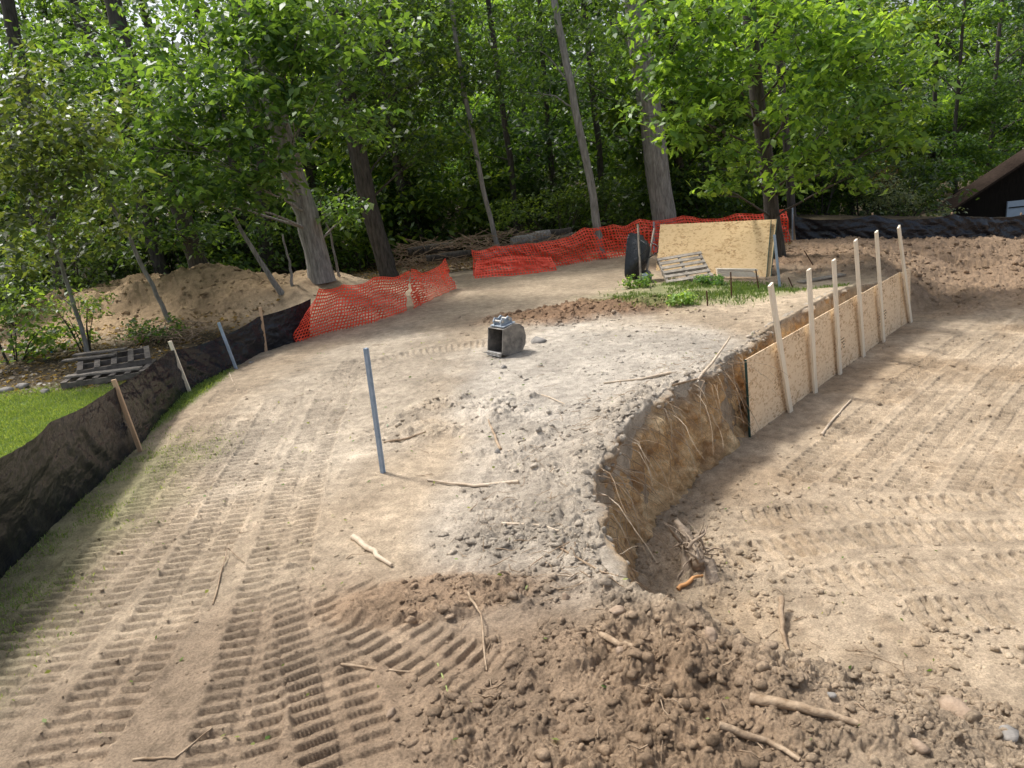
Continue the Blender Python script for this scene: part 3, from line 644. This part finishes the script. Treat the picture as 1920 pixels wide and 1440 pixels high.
PR=[pair(*q) for q in [((888,517),(884,465)),((960,512),(930,460)),((1045,500),(1020,455)),((1120,487),(1095,428)),((1170,481),(1150,418)),((1225,476),(1200,410)),((1300,468),(1280,404)),((1400,460),(1380,400)),((1487,452),(1480,392))]]
V,Q=net(PR,.2,107,cell=.09,H_=1.1,rw=.46,sag=.08); mesh_np('netting',V,Q,M_orange,root)
PR=[pair(*q) for q in [((890,519),(892,490)),((960,514),(950,480)),((1050,503),(1040,478))]]
PR=[((b[0],b[1]-.35,b[2]+.03),t) for b,t in PR]; V,Q=net(PR,.14,109,cell=.09,H_=.7,rw=.46); mesh_np('netting_fold',V,Q,M_orange,root)
for px in ((1487,452,1486,388),(1227,476,1226,416)):
    g0=ground(px[0],px[1]); stake((g0.x,g0.y+.05,g0.z),at(px[2],px[3],g0.y+.05),.04,.04,M_steel,root,'steel_post')
PR=[pair(*q) for q in [((1492,452),(1490,405)),((1560,450),(1556,411)),((1640,450),(1640,402)),((1700,449),(1700,410)),((1790,447),(1790,401)),((1850,446),(1850,407)),((1920,445),(1920,402)),((2050,444),(2050,400)),((2200,444),(2200,396))]]
root=empty('silt_fence',PR[2][0],'black silt fence across the back right in front of the barn','fence')
V,Q=cloth(PR,.15,95,.06,.05,sag=.06,top=.3); mesh_np('fabric',V,Q,M_fabric,root,smooth=True)
for i in (0,2,4,6): b,t=PR[i]; stake((b[0],b[1]+.14,b[2]),(t[0],t[1]+.14,t[2]+.04),.05,.03,M_stake,root,'wooden_stake')
# ------------------------------------------------------------------ boards along the pit wall and their stakes
A0=Vector((3.3,9.86,FLOOR-.04)); A1=Vector((8.78,15.68,FLOOR-.04)); D=(A1-A0); LT=D.length; D.normalize(); NN=Vector((D.y,-D.x,0))
lb=['nearest','second nearest','third','farthest']
pos=0; lens=[2.44,2.44,2.44,LT-7.32]
for i,Ln in enumerate(lens):
    p=A0+D*(pos+.005)+NN*(.012 if i%2 else 0); q=A0+D*(pos+Ln-.005)+NN*(.012 if i%2 else 0)
    hh=1.22+(-.02,.015,-.01,-.03)[i]
    mb=MB(); lean=-NN*.05
    b0,b1=p,q; t0=p+Vector((0,0,hh))+lean; t1=q+Vector((0,0,hh))+lean; th=NN*.012
    mb.add([b0,b1,t1,t0,b0-th,b1-th,t1-th,t0-th],[(0,1,2,3),(7,6,5,4),(3,2,6,7),(0,4,5,1),(1,5,6,2),(0,3,7,4)])
    root=empty('strand_board',p,'%s strand board of the row staked along the pit wall'%lb[i],'board','strand boards along the pit wall')
    ob=mb.build('board_face',M_osb,root)
    if i==0:
        me=MB(); me.bar(p-D*.012,t0-D*.012,.018,.03,NN); me.build('painted_edge',M_edge,root)
    if i in(1,2):
        mt=MB()
        for r_ in range(4):
            for c_ in range(5):
                if random.random()<.75:
                    cc=p+D*(1.0+c_*.09)+Vector((0,0,.45+r_*.055))-NN*.05*((.45+r_*.055)/hh)+NN*.004
                    mt.bar(cc,cc+D*random.uniform(.03,.075),.002,.016,(0,0,1))
        mt.build('grade_stamp',M_barn,root)
    pos+=Ln
S_=[((1480,772),(1442,533)),((1527,742),(1514,505)),((1573,702),(1561,487)),((1617,664),(1602,450)),((1655,640),(1641,434)),((1706,603),(1683,425))]
nm=['nearest tall pale stake holding the strand boards','second tall pale stake from the near end of the boards','third tall pale stake from the near end of the boards','fourth tall pale stake from the near end of the boards','second last tall pale stake of the board row','farthest tall pale stake at the end of the board row']
for (b,t),l in zip(S_,nm):
    d=ray(*b); n=NN; o3=Vector((0,0,EYE)); dv=Vector(d); A=A0+NN*.045; k=(A-o3).dot(n)/dv.dot(n); bp=o3+dv*k
    Lk=Vector(ray(*t)); kk=(A-NN*.04-o3).dot(n)/Lk.dot(n); tp=o3+Lk*kk
    dn=(bp-tp).normalized(); bp=bp+dn*.08
    mb=MB(); mb.bar(bp+NN*.02,tp+NN*.02,.125,.035,NN,.003); tag(mb.build('wooden_stake',M_pine),l,'stake','pale stakes holding the strand boards')
g0=ground(718,888); mb=MB(); tp=at(686,653,g0.y); b=Vector((g0.x,g0.y,g0.z-.15))
mb.bar(b,tp,.014,.055,(0,1,0)); mb.bar(b,tp,.055,.008,(0,1,0))
for i in range(14): 
    c=b.lerp(tp,.2+.78*i/14); mb.bar(c,c+(tp-b).normalized()*.02,.022,.03,(0,1,0))
tag(mb.build('steel_post',M_steel),'blue grey steel post standing alone in the bare soil, nearest the camera','post')
g0=ground(1463,540); mb=MB(); tp=at(1452,440,g0.y); mb.bar(Vector(g0)-Vector((0,0,.1)),tp,.05,.03,(0,1,0)); tag(mb.build('steel_post',M_steel),'blue grey steel post at the right end of the leaning boards','post')
for (b,t,l) in (((1327,573),(1325,545),'short rusty rod stuck in the soil left of the first board'),((1372,560),(1370,510),'rusty rod in the grass patch in front of the plank'),((1424,545),(1417,505),'rusty rod right of the short planks'),((1530,500),(1508,470),'leaning rusty rod beyond the tree of the leaning boards'),((1490,540),(1478,520),'short rusty rod near the bank edge')):
    g0=ground(*b); mb=MB(); tp=at(t[0],t[1],g0.y); mb.tube([Vector(g0)-Vector((0,0,.08)),tp],[.014,.014],6); tag(mb.build('rebar_rod',M_rust),l,'rod')
# ------------------------------------------------------------------ leaning boards, pallet, planks, wheelbarrow
def lean_board(bl,br,tl,tr,dY,oY,label):
    b0=ground(*bl)+Vector((0,oY,-.01)); b1=ground(*br)+Vector((0,oY,-.01))
    t0=at(tl[0],tl[1],b0.y+dY); t1=at(tr[0],tr[1],b1.y+dY); th=(t0-b0).cross(b1-b0).normalized()*.014
    if th.y<0: th=-th
    mb=MB(); mb.add([b0,b1,t1,t0,b0+th,b1+th,t1+th,t0+th],[(0,1,2,3),(7,6,5,4),(3,2,6,7),(0,4,5,1),(1,5,6,2),(0,3,7,4)])
    root=empty('strand_board_sheet',(b0+b1)/2,label,'board'); mb.build('board_face',M_osb2,root)
    me=MB(); me.bar(b1+(t1-b1).normalized()*.01,t1,.02,.022,th); me.build('painted_edge',M_edge,root)
    return b0,b1
lean_board((1230,508),(1437,520),(1238,421),(1446,413),.95,0,'front strand board sheet leaning back against a tree')
lean_board((1236,507),(1447,520),(1244,421),(1457,411),.97,.07,'rear strand board sheet showing at the right edge of the leaning pair')
def pallet(M,label,name='wooden_pallet',nb=7,w=1.2,l=1.0,group=None,mat=None):
    mat=mat or M_pallet
    root=empty(name,M.translation,label,'pallet',group)
    for k in range(3):
        mb=MB(); mb.box(M@Matrix.Translation((0,(k-1)*(l/2-.03),.06)),(w,.045,.09)); mb.build('runner',mat,root)
    for k in range(nb):
        mb=MB(); x=-w/2+.05+k*(w-.1)/(nb-1); mb.box(M@Matrix.Translation((x,0,.117))@Matrix.Rotation(random.uniform(-.02,.02),4,'Z'),(.095,l*random.uniform(.95,1.02),.018)); mb.build('deck_board',mat,root)
    for k in range(3):
        mb=MB(); x=-w/2+.06+k*(w-.12)/2; mb.box(M@Matrix.Translation((x,0,.004)),(.1,l,.018)); mb.build('bottom_board',mat,root)
b=ground(1290,528)
M=Matrix.Translation((b.x,b.y+.32,b.z+.20))@Matrix.Rotation(rad(-3),4,'Y')@Matrix.Rotation(rad(27),4,'X')@Matrix.Rotation(rad(90),4,'Z')
pallet(M,'weathered wooden pallet leaning on the strand boards beside the wheelbarrow',w=1.0,l=1.05,nb=6)
gq=ground(1345,522); gr=ground(1420,523)
for i in range(4):
    p=gq+Vector((0,.0+.02*i,.08+.045*i)); q=gr+Vector((-.05*(i%3),-.04+.02*i,.08+.045*i)); mb=MB(); mb.bar(p,q,.14,.038,(0,0,1)); tag(mb.build('lumber_plank',M_pine),['lowest','second','third','topmost'][i]+' pale plank in the short stack in front of the leaning boards','plank','planks before the leaning boards')
p=ground(1500,532); q=ground(1580,518); p.z=float(hz(p.x,p.y)[0])+.03; q.z=float(hz(q.x,q.y)[0])+.04; mb=MB(); mb.bar(p,q,.2,.03); tag(mb.build('lumber_plank',M_pallet),'grey weathered plank lying near the bank behind the stakes','plank')
rb=ground(1217,531)
WB=Matrix.Translation((rb.x,rb.y,rb.z+.02))@Matrix.Rotation(rad(20),4,'Y')@Matrix.Rotation(rad(-55),4,'Z')@Matrix.Rotation(rad(-106),4,'Y')@Matrix.Scale(.97,4)
wr=empty('wheelbarrow',(rb.x,rb.y,rb.z),'black wheelbarrow stood on its nose against the strand boards','wheelbarrow')
mb=MB()
def ringp(x0,x1,w,z,n=28,e=5.5):
    cx=(x0+x1)/2; hx=(x1-x0)/2; out=[]
    for k in range(n):
        t=2*math.pi*k/n; c,s_=math.cos(t),math.sin(t); out.append(Vector((cx+hx*math.copysign(abs(c)**(2/e),c),w/2*math.copysign(abs(s_)**(2/e),s_),z)))
    return out
r=[ringp(.50,.92,.36,.22),ringp(.42,1.0,.44,.27),ringp(.10,1.16,.62,.52),ringp(.06,1.20,.67,.525),ringp(.12,1.13,.59,.51),ringp(.46,.96,.42,.28)]
vs=[v for q in r for v in q]; fs=[]; nn=28
for i in range(5):
    for k in range(nn): fs.append((i*nn+k,i*nn+(k+1)%nn,(i+1)*nn+(k+1)%nn,(i+1)*nn+k))
fs.append(tuple(range(nn-1,-1,-1))); fs.append(tuple(range(5*nn,6*nn)))
mb.add(vs,fs,True); mb.xf(WB); mb.build('tray',M_black,wr)
for s_ in(-1,1):
    mb=MB(); mb.bar((.02,s_*.07,.2),(1.36,s_*.30,.24),.035,.04); mb.xf(WB); mb.build('handle',M_pallet,wr)
    mb=MB(); mb.tube([(.62,s_*.16,.22),(.75,s_*.2,-.02),(.9,s_*.22,.0),(1.0,s_*.22,.24)],[.014]*4,8); mb.xf(WB); mb.build('leg',M_black,wr)
mb=MB(); tp=[(.12+.15*math.cos(t),0,.12+.15*math.sin(t)) for t in [2*math.pi*k/20 for k in range(21)]]; mb.tube([(a_,0,c_) for a_,_,c_ in tp],[.04]*21,8,False); mb.xf(WB); ty_=mb.build('wheel',M_black,wr)
mb=MB(); mb.tube([(.12,-.03,.12),(.12,.03,.12)],[.11,.11],16); mb.tube([(.12,-.09,.12),(.12,.09,.12)],[.015,.015],8); mb.xf(WB); mb.build('rim',M_steel,ty_)
# excavator bucket, opening turned to the left and towards the viewer
g0=ground(955,664); BK=Matrix.Translation((g0.x,g0.y+.1,g0.z+.0))@Matrix.Rotation(rad(-52),4,'Z')@Matrix.Rotation(rad(8),4,'X')@Matrix.Scale(.80,4)
br=empty('excavator_bucket',(g0.x,g0.y,g0.z),'worn steel excavator bucket lying on the grey soil','bucket')
prof=[(-.20,.58),(.05,.60),(.22,.56),(.31,.46),(.32,.28),(.27,.12),(.17,.03),(.03,.0),(-.12,.02),(-.24,.06),(-.35,.11)]
w=.22
mb=MB(); n=len(prof); vs=[];fs=[]
inn=[(a_*.93-.005,.02+b_*.95) for a_,b_ in prof]
for sx in(-w,w):
    for a_,b_ in prof: vs.append((sx,a_,b_))
for sx in(-w,w):
    for a_,b_ in inn: vs.append((sx,a_,b_))
for k in range(n-1): fs.append((k,k+1,n+k+1,n+k)); fs.append((2*n+k,3*n+k,3*n+k+1,2*n+k+1))
for e in(0,n-1): fs.append((e,n+e,3*n+e,2*n+e))
mb.add(vs,fs,False); mb.xf(BK); mb.build('shell',M_bucket,br)
mb=MB()
for yz in ((.333,.38),(.325,.22)):
    mb.box(Matrix.Translation((0,yz[0]-.008,yz[1])),(2*w-.02,.022,.045))
mb.xf(BK); mb.build('wear_strap',M_bright,br)
mb=MB(); mb.box(Matrix.Translation((0,.0,.612)),(2*w-.03,.32,.02)); mb.xf(BK); mb.build('top_plate',M_buckt,br)
for sx in(-1,1):
    mb=MB(); a0=sx*(w+.002); a1=sx*(w+.02); vs=[(a0,a_,b_) for a_,b_ in prof]+[(a1,a_,b_) for a_,b_ in prof]
    mb.add(vs,[tuple(range(n)) if sx<0 else tuple(range(n-1,-1,-1)),tuple(range(2*n-1,n-1,-1)) if sx<0 else tuple(range(n,2*n))]+[(k,(k+1)%n,n+(k+1)%n,n+k) for k in range(n)]); mb.xf(BK); mb.build('side_plate',M_bucket,br)
    mb=MB(); ear=[(-.12,.61),(-.14,.70),(-.08,.77),(0,.73),(.08,.76),(.15,.70),(.14,.60)]; x0=sx*.10; x1=sx*.125; k2=len(ear)
    mb.add([(x0,a_,b_) for a_,b_ in ear]+[(x1,a_,b_) for a_,b_ in ear],[tuple(range(k2)),tuple(range(2*k2-1,k2-1,-1))]+[(k,(k+1)%k2,k2+(k+1)%k2,k2+k) for k in range(k2)]); mb.xf(BK); mb.build('ear',M_buckt,br)
for yy in(-.09,.08):
    mb=MB(); mb.tube([(-.15,yy,.70),(.15,yy,.70)],[.025,.025],10); mb.xf(BK); mb.build('pin',M_bright,br)
mb=MB(); mb.bar((-w,-.36,.115),(w,-.36,.115),.09,.02,(0,-.9,.6)); mb.xf(BK); mb.build('cutting_edge',M_bright,br)
for k in range(4):
    mb=MB(); x0=-w+.04+k*(2*w-.08)/3; vs=[(x0-.03,-.35,.09),(x0+.03,-.35,.09),(x0+.03,-.35,.14),(x0-.03,-.35,.14),(x0-.012,-.48,.165),(x0+.012,-.48,.165),(x0+.012,-.48,.175),(x0-.012,-.48,.175)]
    mb.add(vs,[(0,1,2,3),(7,6,5,4),(0,4,5,1),(1,5,6,2),(2,6,7,3),(3,7,4,0)]); mb.xf(BK); mb.build('tooth',M_bright,br)
# ------------------------------------------------------------------ left pallets, rocks, litter
g0=ground(195,718); 
pallet(Matrix.Translation((g0.x,g0.y+.3,g0.z+.02))@Matrix.Rotation(rad(12),4,'Z'),'lower weathered pallet on the ground below the soil mound',w=1.35,l=.95,mat=M_palletd,nb=6)
pallet(Matrix.Translation((g0.x-.12,g0.y+.75,g0.z+.16))@Matrix.Rotation(rad(25),4,'Z')@Matrix.Rotation(rad(4),4,'X'),'upper weathered pallet stacked at the back below the soil mound',w=1.2,l=.95,mat=M_palletd,nb=5)
for i,(a_,b_,zo,l) in enumerate([((125,712),(262,678),.17,'grey board lying across the lower pallet'),((120,684),(215,656),.33,'dark board lying on the upper pallet, lower of two'),((140,672),(235,650),.37,'dark board lying on the upper pallet, upper of two')]):
    Yb=g0.y+(.05,.7,.95)[i]; p=at(a_[0],a_[1],Yb); q=at(b_[0],b_[1],Yb+.1); p.z=q.z=g0.z+zo; mb=MB(); mb.bar(p,q,.16,.03); tag(mb.build('loose_board',(M_pallet,M_palletd,M_palletd)[i]),l,'board')
def rock(px,py,r,label,mat=M_rock,cat='rock',name='rock'):
    g0=ground(px,py); z=hz(g0.x,g0.y)
    o=lumps(np.array([g0.x]),np.array([g0.y]),np.array([r]),z,np.array([[.3,.27,.23]]),name,mat,IV,IF,sink=.1,pivot=(g0.x,g0.y,float(z[0]))); tag(o,label,cat)
rock(42,728,.17,'large grey rock at the left edge below the pallets'); rock(85,738,.09,'dark grey rock right of the large one below the pallets'); rock(12,735,.10,'rock at the very edge of the photo, left of the large one')
rock(945,690,.05,'small grey stone just in front of the bucket')
for px,py,r,l in ((935,858,.07,'grey stone on the torn lip, left of the orange cut bank'),(1335,1215,.055,'round brown clod right of the foreground root'),(1160,1165,.04,'grey clod on the foreground ridge'),(1170,1240,.045,'pale stone in the dark foreground soil'),(1800,1350,.075,'brown clod near the bottom right corner'),(1890,1390,.06,'grey rock at the bottom right corner'),(1730,1420,.05,'dark lump at the bottom edge, right side'),(1005,640,.12,'pale broken stone right of the bucket'),(470,680,.05,'small stone by the last stake of the left fence'),(1560,1320,.03,'small pale stone beside the long split log'),(735,1345,.04,'brown clod among the foreground track prints'),(1060,1120,.05,'grey clod left of the crumbled bank top')):
    rock(px,py,r,l,name='stone',cat='stone',mat=M_clod if ('brown' in l or 'dark' in l or 'clod' in l) else M_rock)
rock(97,662,.06,'small blue plastic scrap below the soil mound',M_blue,'litter','plastic_scrap')
# ------------------------------------------------------------------ brush pile
def log(px0,py0,px1,py1,Y,r,label,mat,dY=.3,grp=None):
    p=at(px0,py0,Y); q=at(px1,py1,Y+dY); mb=MB(); mb.tube(wob([p,q],6,.03),[r*(1+.15*random.random()) for _ in range(7)],12,bump=.12); tag(mb.build('log',mat),label,'log',grp)
log(765,472,850,462,23,.13,'dark cut log at the left end of the brush pile',M_barkd)
log(800,485,900,472,22.6,.10,'cut log low in the brush pile, left of the slender tree',M_barkd)
log(960,456,1030,440,23.6,.17,'thick pale ended log on top of the brush pile',M_bark)
log(985,470,1075,444,23.3,.14,'thick log lying across the right half of the brush pile',M_barkd)
log(890,485,975,466,22.7,.09,'thin log across the middle of the brush pile',M_bark)
log(1010,440,1070,434,24.1,.12,'rear log behind the top of the brush pile',M_barkd)
mb=MB()
for i in range(800):
    px=random.uniform(740,1100); top=430+abs(px-960)*.14; Yb=random.uniform(22.3,24.6); c=at(px,random.uniform(top,505),Yb); gz=float(macro(c.x,c.y)); c.z=max(gz+.02,min(c.z,gz+1.0))
    d=Vector((random.uniform(-1,1),random.uniform(-.4,.4),random.uniform(-.35,.45)))*random.uniform(.15,.6)
    mb.tube(wob([c-d,c+d],3,.05),[.016,.013,.010,.005],4,False)
tag(mb.build('brush_pile',M_root),'tangled cut branches and twigs heaped behind the orange netting','brush',kind='stuff')
mb=MB()
for i in range(110):
    px=random.uniform(230,380); c=at(px,random.uniform(590,640),15.3+random.random()); gz=float(macro(c.x,c.y)); c.z=gz+random.uniform(.02,.3)
    d=Vector((random.uniform(-1,1),random.uniform(-.4,.4),random.uniform(-.3,.4)))*random.uniform(.15,.4); mb.tube(wob([c-d,c+d],3,.03),[.012,.01,.008,.004],4,False)
tag(mb.build('brush_pile',M_root),'dead twigs strewn at the foot of the left soil mound','brush',kind='stuff')
def litter(n,fn,size,c1,c2,name,label):
    P_=np.array([fn() for _ in range(n)]); z=hz(P_[:,0],P_[:,1])+.02; V,c=leaves(np.stack([P_[:,0],P_[:,1],z],1),size,c1,c2,droop=0)
    o=mesh_np(name,V,np.arange(len(V)).reshape(-1,4),M_leaf,col=c); tag(o,label,'leaves',kind='stuff')
litter(5000,lambda:(random.uniform(-14,-5.3),random.uniform(12.2,17.5)),.09,(.10,.07,.04),(.24,.18,.10),'leaf_litter','brown fallen leaves beyond the left black fence')
litter(9000,lambda:(random.uniform(-12,9),random.uniform(22.5,27)),.11,(.08,.06,.035),(.26,.19,.11),'forest_litter','dead brown leaves on the wood floor behind the orange netting')
litter(300,lambda:(random.uniform(-3.5,4),random.uniform(2.8,14)),.04,(.08,.16,.04),(.26,.3,.1),'fallen_leaves','small green leaves dropped on the bare soil')
# ------------------------------------------------------------------ sticks and roots
def stick(pts,r,label,mat,name='stick',lift=0,grp=None,hts=None,cat='stick'):
    W=[]
    for i,(px,py) in enumerate(pts):
        g0=ground(px,py); z=float(hz(g0.x,g0.y)[0]); W.append(Vector((g0.x,g0.y,z+r*.8+(hts[i] if hts else lift))))
    q=wob(W,4,r*.6); n=len(q); mb=MB(); mb.tube(q,[r*(1.1-.55*i/(n-1)) for i in range(n)],8,bump=.12); return tag(mb.build(name,mat),label,cat,grp)
stick([(662,1012),(700,1040),(735,1064)],.026,'thick pale broken stick on the track, left of the torn ground',M_stick)
stick([(972,908),(890,915),(802,902)],.018,'pale bent stick left of the cut bank corner',M_stick)
stick([(1258,703),(1200,712),(1132,720)],.02,'pale stick lying on the grey soil near the bank lip',M_stick)
stick([(1290,748),(1335,705),(1370,662)],.02,'pale root sticking up over the bank lip near the first board',M_stick,hts=[0,.1,.22])
stick([(1262,735),(1330,722),(1385,700)],.014,'thin root across the bank lip near the first board',M_root,hts=[.02,.08,.05])
stick([(1540,818),(1565,785),(1595,752)],.02,'dusty stick on the pit floor in front of the boards',M_stick)
stick([(940,985),(1010,992),(1080,1010)],.012,'thin curved stick on the crumbled ridge',M_stick)
stick([(1000,738),(1030,745),(1060,765)],.01,'thin twig on the grey soil right of the steel post',M_stick)
stick([(1412,1325),(1500,1350),(1608,1372)],.028,'long split log lying near the bottom right',M_root,'log',cat='log')
stick([(1350,1395),(1440,1402),(1500,1440)],.018,'root lying along the bottom edge, right of centre',M_root,'root',cat='root')
stick([(1130,1200),(1165,1235),(1200,1248)],.02,'short pale chunk of wood in the foreground clods',M_root)
stick([(1462,1142),(1468,1185),(1478,1225)],.026,'upright splinter of wood on the near pit slope',M_root,hts=[.1,.05,0])
stick([(1272,1108),(1300,1100),(1318,1090)],.02,'orange broken root end at the foot of the stump',nmat('fresh_root',(.5,.25,.10),(.6,.33,.15),9,.8,.2),'root',cat='root')
stick([(880,1135),(905,1175),(912,1255)],.009,'thin hooked root rising from the dark foreground soil',M_root,'root',hts=[.05,.07,0],cat='root')
stick([(820,1240),(840,1300),(890,1325)],.005,'thin green vine curling on the foreground soil',nmat('vine',(.18,.22,.07),(.32,.36,.14),9,.8,.1),'vine',cat='vine')
stick([(250,1425),(330,1425),(400,1370)],.007,'thin dead stem in the track print at the bottom left',M_root)
stick([(640,1250),(700,1258),(770,1262)],.009,'thin stick half pressed into the foreground track print',M_root)
stick([(430,700),(450,745)],.008,'thin twig beside the steel post of the left fence',M_stick)
stick([(720,832),(760,828),(800,818)],.015,'brown stick just right of the lone steel post',M_root)
stick([(940,845),(925,820),(918,805)],.016,'short grey root poking from the torn lip',M_root,hts=[0,.05,.1])
stick([(1050,1035),(1130,1075),(1160,1085)],.008,'fine root trailing over the crumbled bank corner',M_root,'root',cat='root')
stick([(400,1135),(430,1040),(460,1060)],.006,'fine root in a small torn clod on the track',M_root,'root',hts=[0,.06,0],cat='root')
mb=MB()
for i in range(360):
    if i<190: x0=random.uniform(-.6,3.0); y0=random.uniform(2.8,6)
    elif i<300: f=random.random(); k=int(f*.5*len(s)); x0=lx[k]-nx[k]*random.uniform(.1,1.0); y0=ly[k]-ny[k]*random.uniform(.1,1.0)
    else: x0=random.uniform(-3.5,3); y0=random.uniform(5,14)
    a_=random.random()*6.28; q=[]; x1,y1=x0,y0
    for k in range(5):
        q.append((x1,y1)); a_+=random.uniform(-.6,.6); l_=random.uniform(.02,.07); x1+=math.cos(a_)*l_; y1+=math.sin(a_)*l_
    z=hz([p[0] for p in q],[p[1] for p in q]); r0=random.uniform(.0015,.0045)
    mb.tube([(p[0],p[1],float(zv)+r0+random.uniform(0,.02)) for p,zv in zip(q,z)],[r0,r0,r0*.8,r0*.6,r0*.3],4,False)
tag(mb.build('root_fibres',M_root),'short broken root fibres scattered over the torn soil','roots',kind='stuff')
def lipn(f):
    k=int(f*(len(s)-1)); return Vector((lx[k],ly[k],0)),Vector((nx[k],ny[k],0)),Vector((tx[k]/tl[k],ty[k]/tl[k],0))
for i in range(150):
    f=random.uniform(.03,.50); p,nn_,tn=lipn(f); z0=random.uniform(-.5,.02) if i%3 else random.uniform(-.12,.03)
    q=[p-nn_*.05+Vector((0,0,z0))]; cur=q[0]; dd=(nn_*random.uniform(.5,1.2)+tn*random.uniform(-1.6,1.6)+Vector((0,0,random.uniform(-1.6,.3))))
    Ls=random.uniform(.06,.17)
    for k in range(6):
        dd=dd+Vector((random.uniform(-.35,.35),random.uniform(-.35,.35),random.uniform(-.6,.1))); dn=dd.normalized(); cur=cur+dn*Ls
        back=(cur-p).dot(nn_); lim=.12-.14*cur.z
        if back<lim: cur=cur+nn_*(lim-back)
        q.append(cur.copy())
    r0=random.uniform(.002,.0065); mb=MB(); mb.tube(q,[r0*(1-.13*k) for k in range(7)],5,False)
    tag(mb.build('root',M_root if i%4 else M_stick),'thin torn root hanging from the face of the cut bank','root','roots hanging from the cut bank')
g0=ground(1300,1068); c=Vector((g0.x,g0.y,g0.z)); mb=MB(); SC=1.05
def cv(x,y,z): return c+Vector((x,y,z))*SC
mb.tube(wob([cv(.16,-.30,-.05),cv(.03,0,.14),cv(-.10,.22,.42)],5,.05),[SC*v for v in (.07,.09,.095,.095,.085,.08,.07,.06,.05,.035,.02)],12,bump=.25)
mb.tube(wob([cv(-.14,-.1,0),cv(-.02,.05,.18),cv(.16,.15,.32)],4,.04),[SC*v for v in (.05,.06,.055,.05,.045,.04,.035,.025,.012)],10,bump=.25)
for i in range(34):
    st_=cv(random.uniform(-.1,.12),random.uniform(-.24,.2),random.uniform(0,.34)); cur=st_; dd=Vector((random.uniform(-1,1),random.uniform(-1,1),random.uniform(-.5,1.0))); q=[cur]
    for k in range(6):
        dd=dd+Vector((random.uniform(-1,1),random.uniform(-1,1),random.uniform(-.9,.6))); cur=cur+dd.normalized()*random.uniform(.03,.075); 
        cur.z=max(cur.z,c.z+.01); q.append(cur.copy())
    r0=random.uniform(.006,.028); mb.tube(q,[r0*(1-.14*k) for k in range(7)],6,False,bump=.18)
tag(mb.build('root_stump',nmat('stump_wood',(.17,.13,.095),(.42,.33,.24),9,.95,.9)),'gnarled grey root stump at the foot of the cut bank corner','stump')
# ------------------------------------------------------------------ barn
ea=at(1775,402,36); rd=at(1925,303,36); dxs=rd.x-ea.x; dz=rd.z-ea.z
ridge=Vector((ea.x+dxs*1.7,36,ea.z+dz*1.7)); far=Vector((2*ridge.x-ea.x,36,ea.z)); zb=-3.2
br=empty('barn',(ridge.x,37,zb),'dark board barn with a low gable roof at the right edge','barn')
mb=MB(); y0,y1=36.3,37.2; pr=[(ea.x+.5,zb),(far.x-.5,zb),(far.x-.5,ea.z+.1),(ridge.x,ridge.z-.15),(ea.x+.5,ea.z+.1)]
k=5; mb.add([(a_,y0,b_) for a_,b_ in pr]+[(a_,y1,b_) for a_,b_ in pr],[tuple(range(k)),tuple(range(2*k-1,k-1,-1))]+[(i,(i+1)%k,k+(i+1)%k,k+i) for i in range(k)]); mb.build('wall',M_barn,br)
mb=MB()
for e in(ea,far):
    u=Vector((0,0,.12)); a_=Vector((e.x,35.9,e.z)); b_=Vector((ridge.x,35.9,ridge.z)); a2=Vector((e.x,37.4,e.z)); b2=Vector((ridge.x,37.4,ridge.z))
    mb.add([a_,b_,b2,a2,a_+u,b_+u,b2+u,a2+u],[(0,1,2,3),(7,6,5,4),(0,4,5,1),(1,5,6,2),(2,6,7,3),(3,7,4,0)])
mb.build('roof',M_roof,br)
p=at(1890,378,36.2); q=at(1960,378,36.2); dr=MB(); dr.box(Matrix.Translation(((p.x+q.x)/2,36.24,p.z-1.2)),(q.x-p.x,.08,2.4)); d_=dr.build('door',M_door,br)
dr=MB()
for i in range(3): dr.box(Matrix.Translation(((p.x+q.x)/2,36.18,p.z-.3-i*.6)),(q.x-p.x-.1,.03,.05))
dr.build('door_rail',M_barn,d_)
# ------------------------------------------------------------------ light, world, camera
EL=60; AZ=-52
w=bpy.data.worlds.new('World'); bpy.context.scene.world=w; w.use_nodes=True; nt=w.node_tree
sky=nt.nodes.new('ShaderNodeTexSky'); sky.sky_type='NISHITA'; sky.sun_disc=False; sky.sun_elevation=rad(EL); sky.sun_rotation=rad(AZ); sky.dust_density=5.0; sky.air_density=1.0; sky.ozone_density=1.0
hs=nt.nodes.new('ShaderNodeHueSaturation'); hs.inputs['Saturation'].default_value=.6; hs.inputs['Value'].default_value=1.45
bg=nt.nodes['Background']; bg.inputs[1].default_value=.15; nt.links.new(sky.outputs[0],hs.inputs['Color']); nt.links.new(hs.outputs[0],bg.inputs[0])
sl=bpy.data.lights.new('Sun','SUN'); sl.energy=4.2; sl.angle=rad(7); sl.color=(1,.975,.93)
so=bpy.data.objects.new('Sun',sl); C.objects.link(so)
sv=Vector((math.sin(rad(AZ))*math.cos(rad(EL)),math.cos(rad(AZ))*math.cos(rad(EL)),math.sin(rad(EL))))
so.rotation_euler=sv.to_track_quat('Z','Y').to_euler(); so.location=sv*50
cam=bpy.data.cameras.new('Camera'); co=bpy.data.objects.new('Camera',cam); C.objects.link(co)
cam.sensor_width=36; cam.lens=36*F/1920; cam.clip_end=1000; cam.clip_start=.05
F0=Vector((0,math.cos(P),-math.sin(P))); U0=Vector((0,math.sin(P),math.cos(P))); R0=Vector((1,0,0))
cx=R0*math.cos(R)-U0*math.sin(R); cu=R0*math.sin(R)+U0*math.cos(R)
co.matrix_world=Matrix.Translation((0,0,EYE))@Matrix((cx,cu,-F0)).transposed().to_4x4()
bpy.context.scene.camera=co
vs_=bpy.context.scene.view_settings; vs_.view_transform='Standard'; vs_.look='None'; vs_.exposure=0
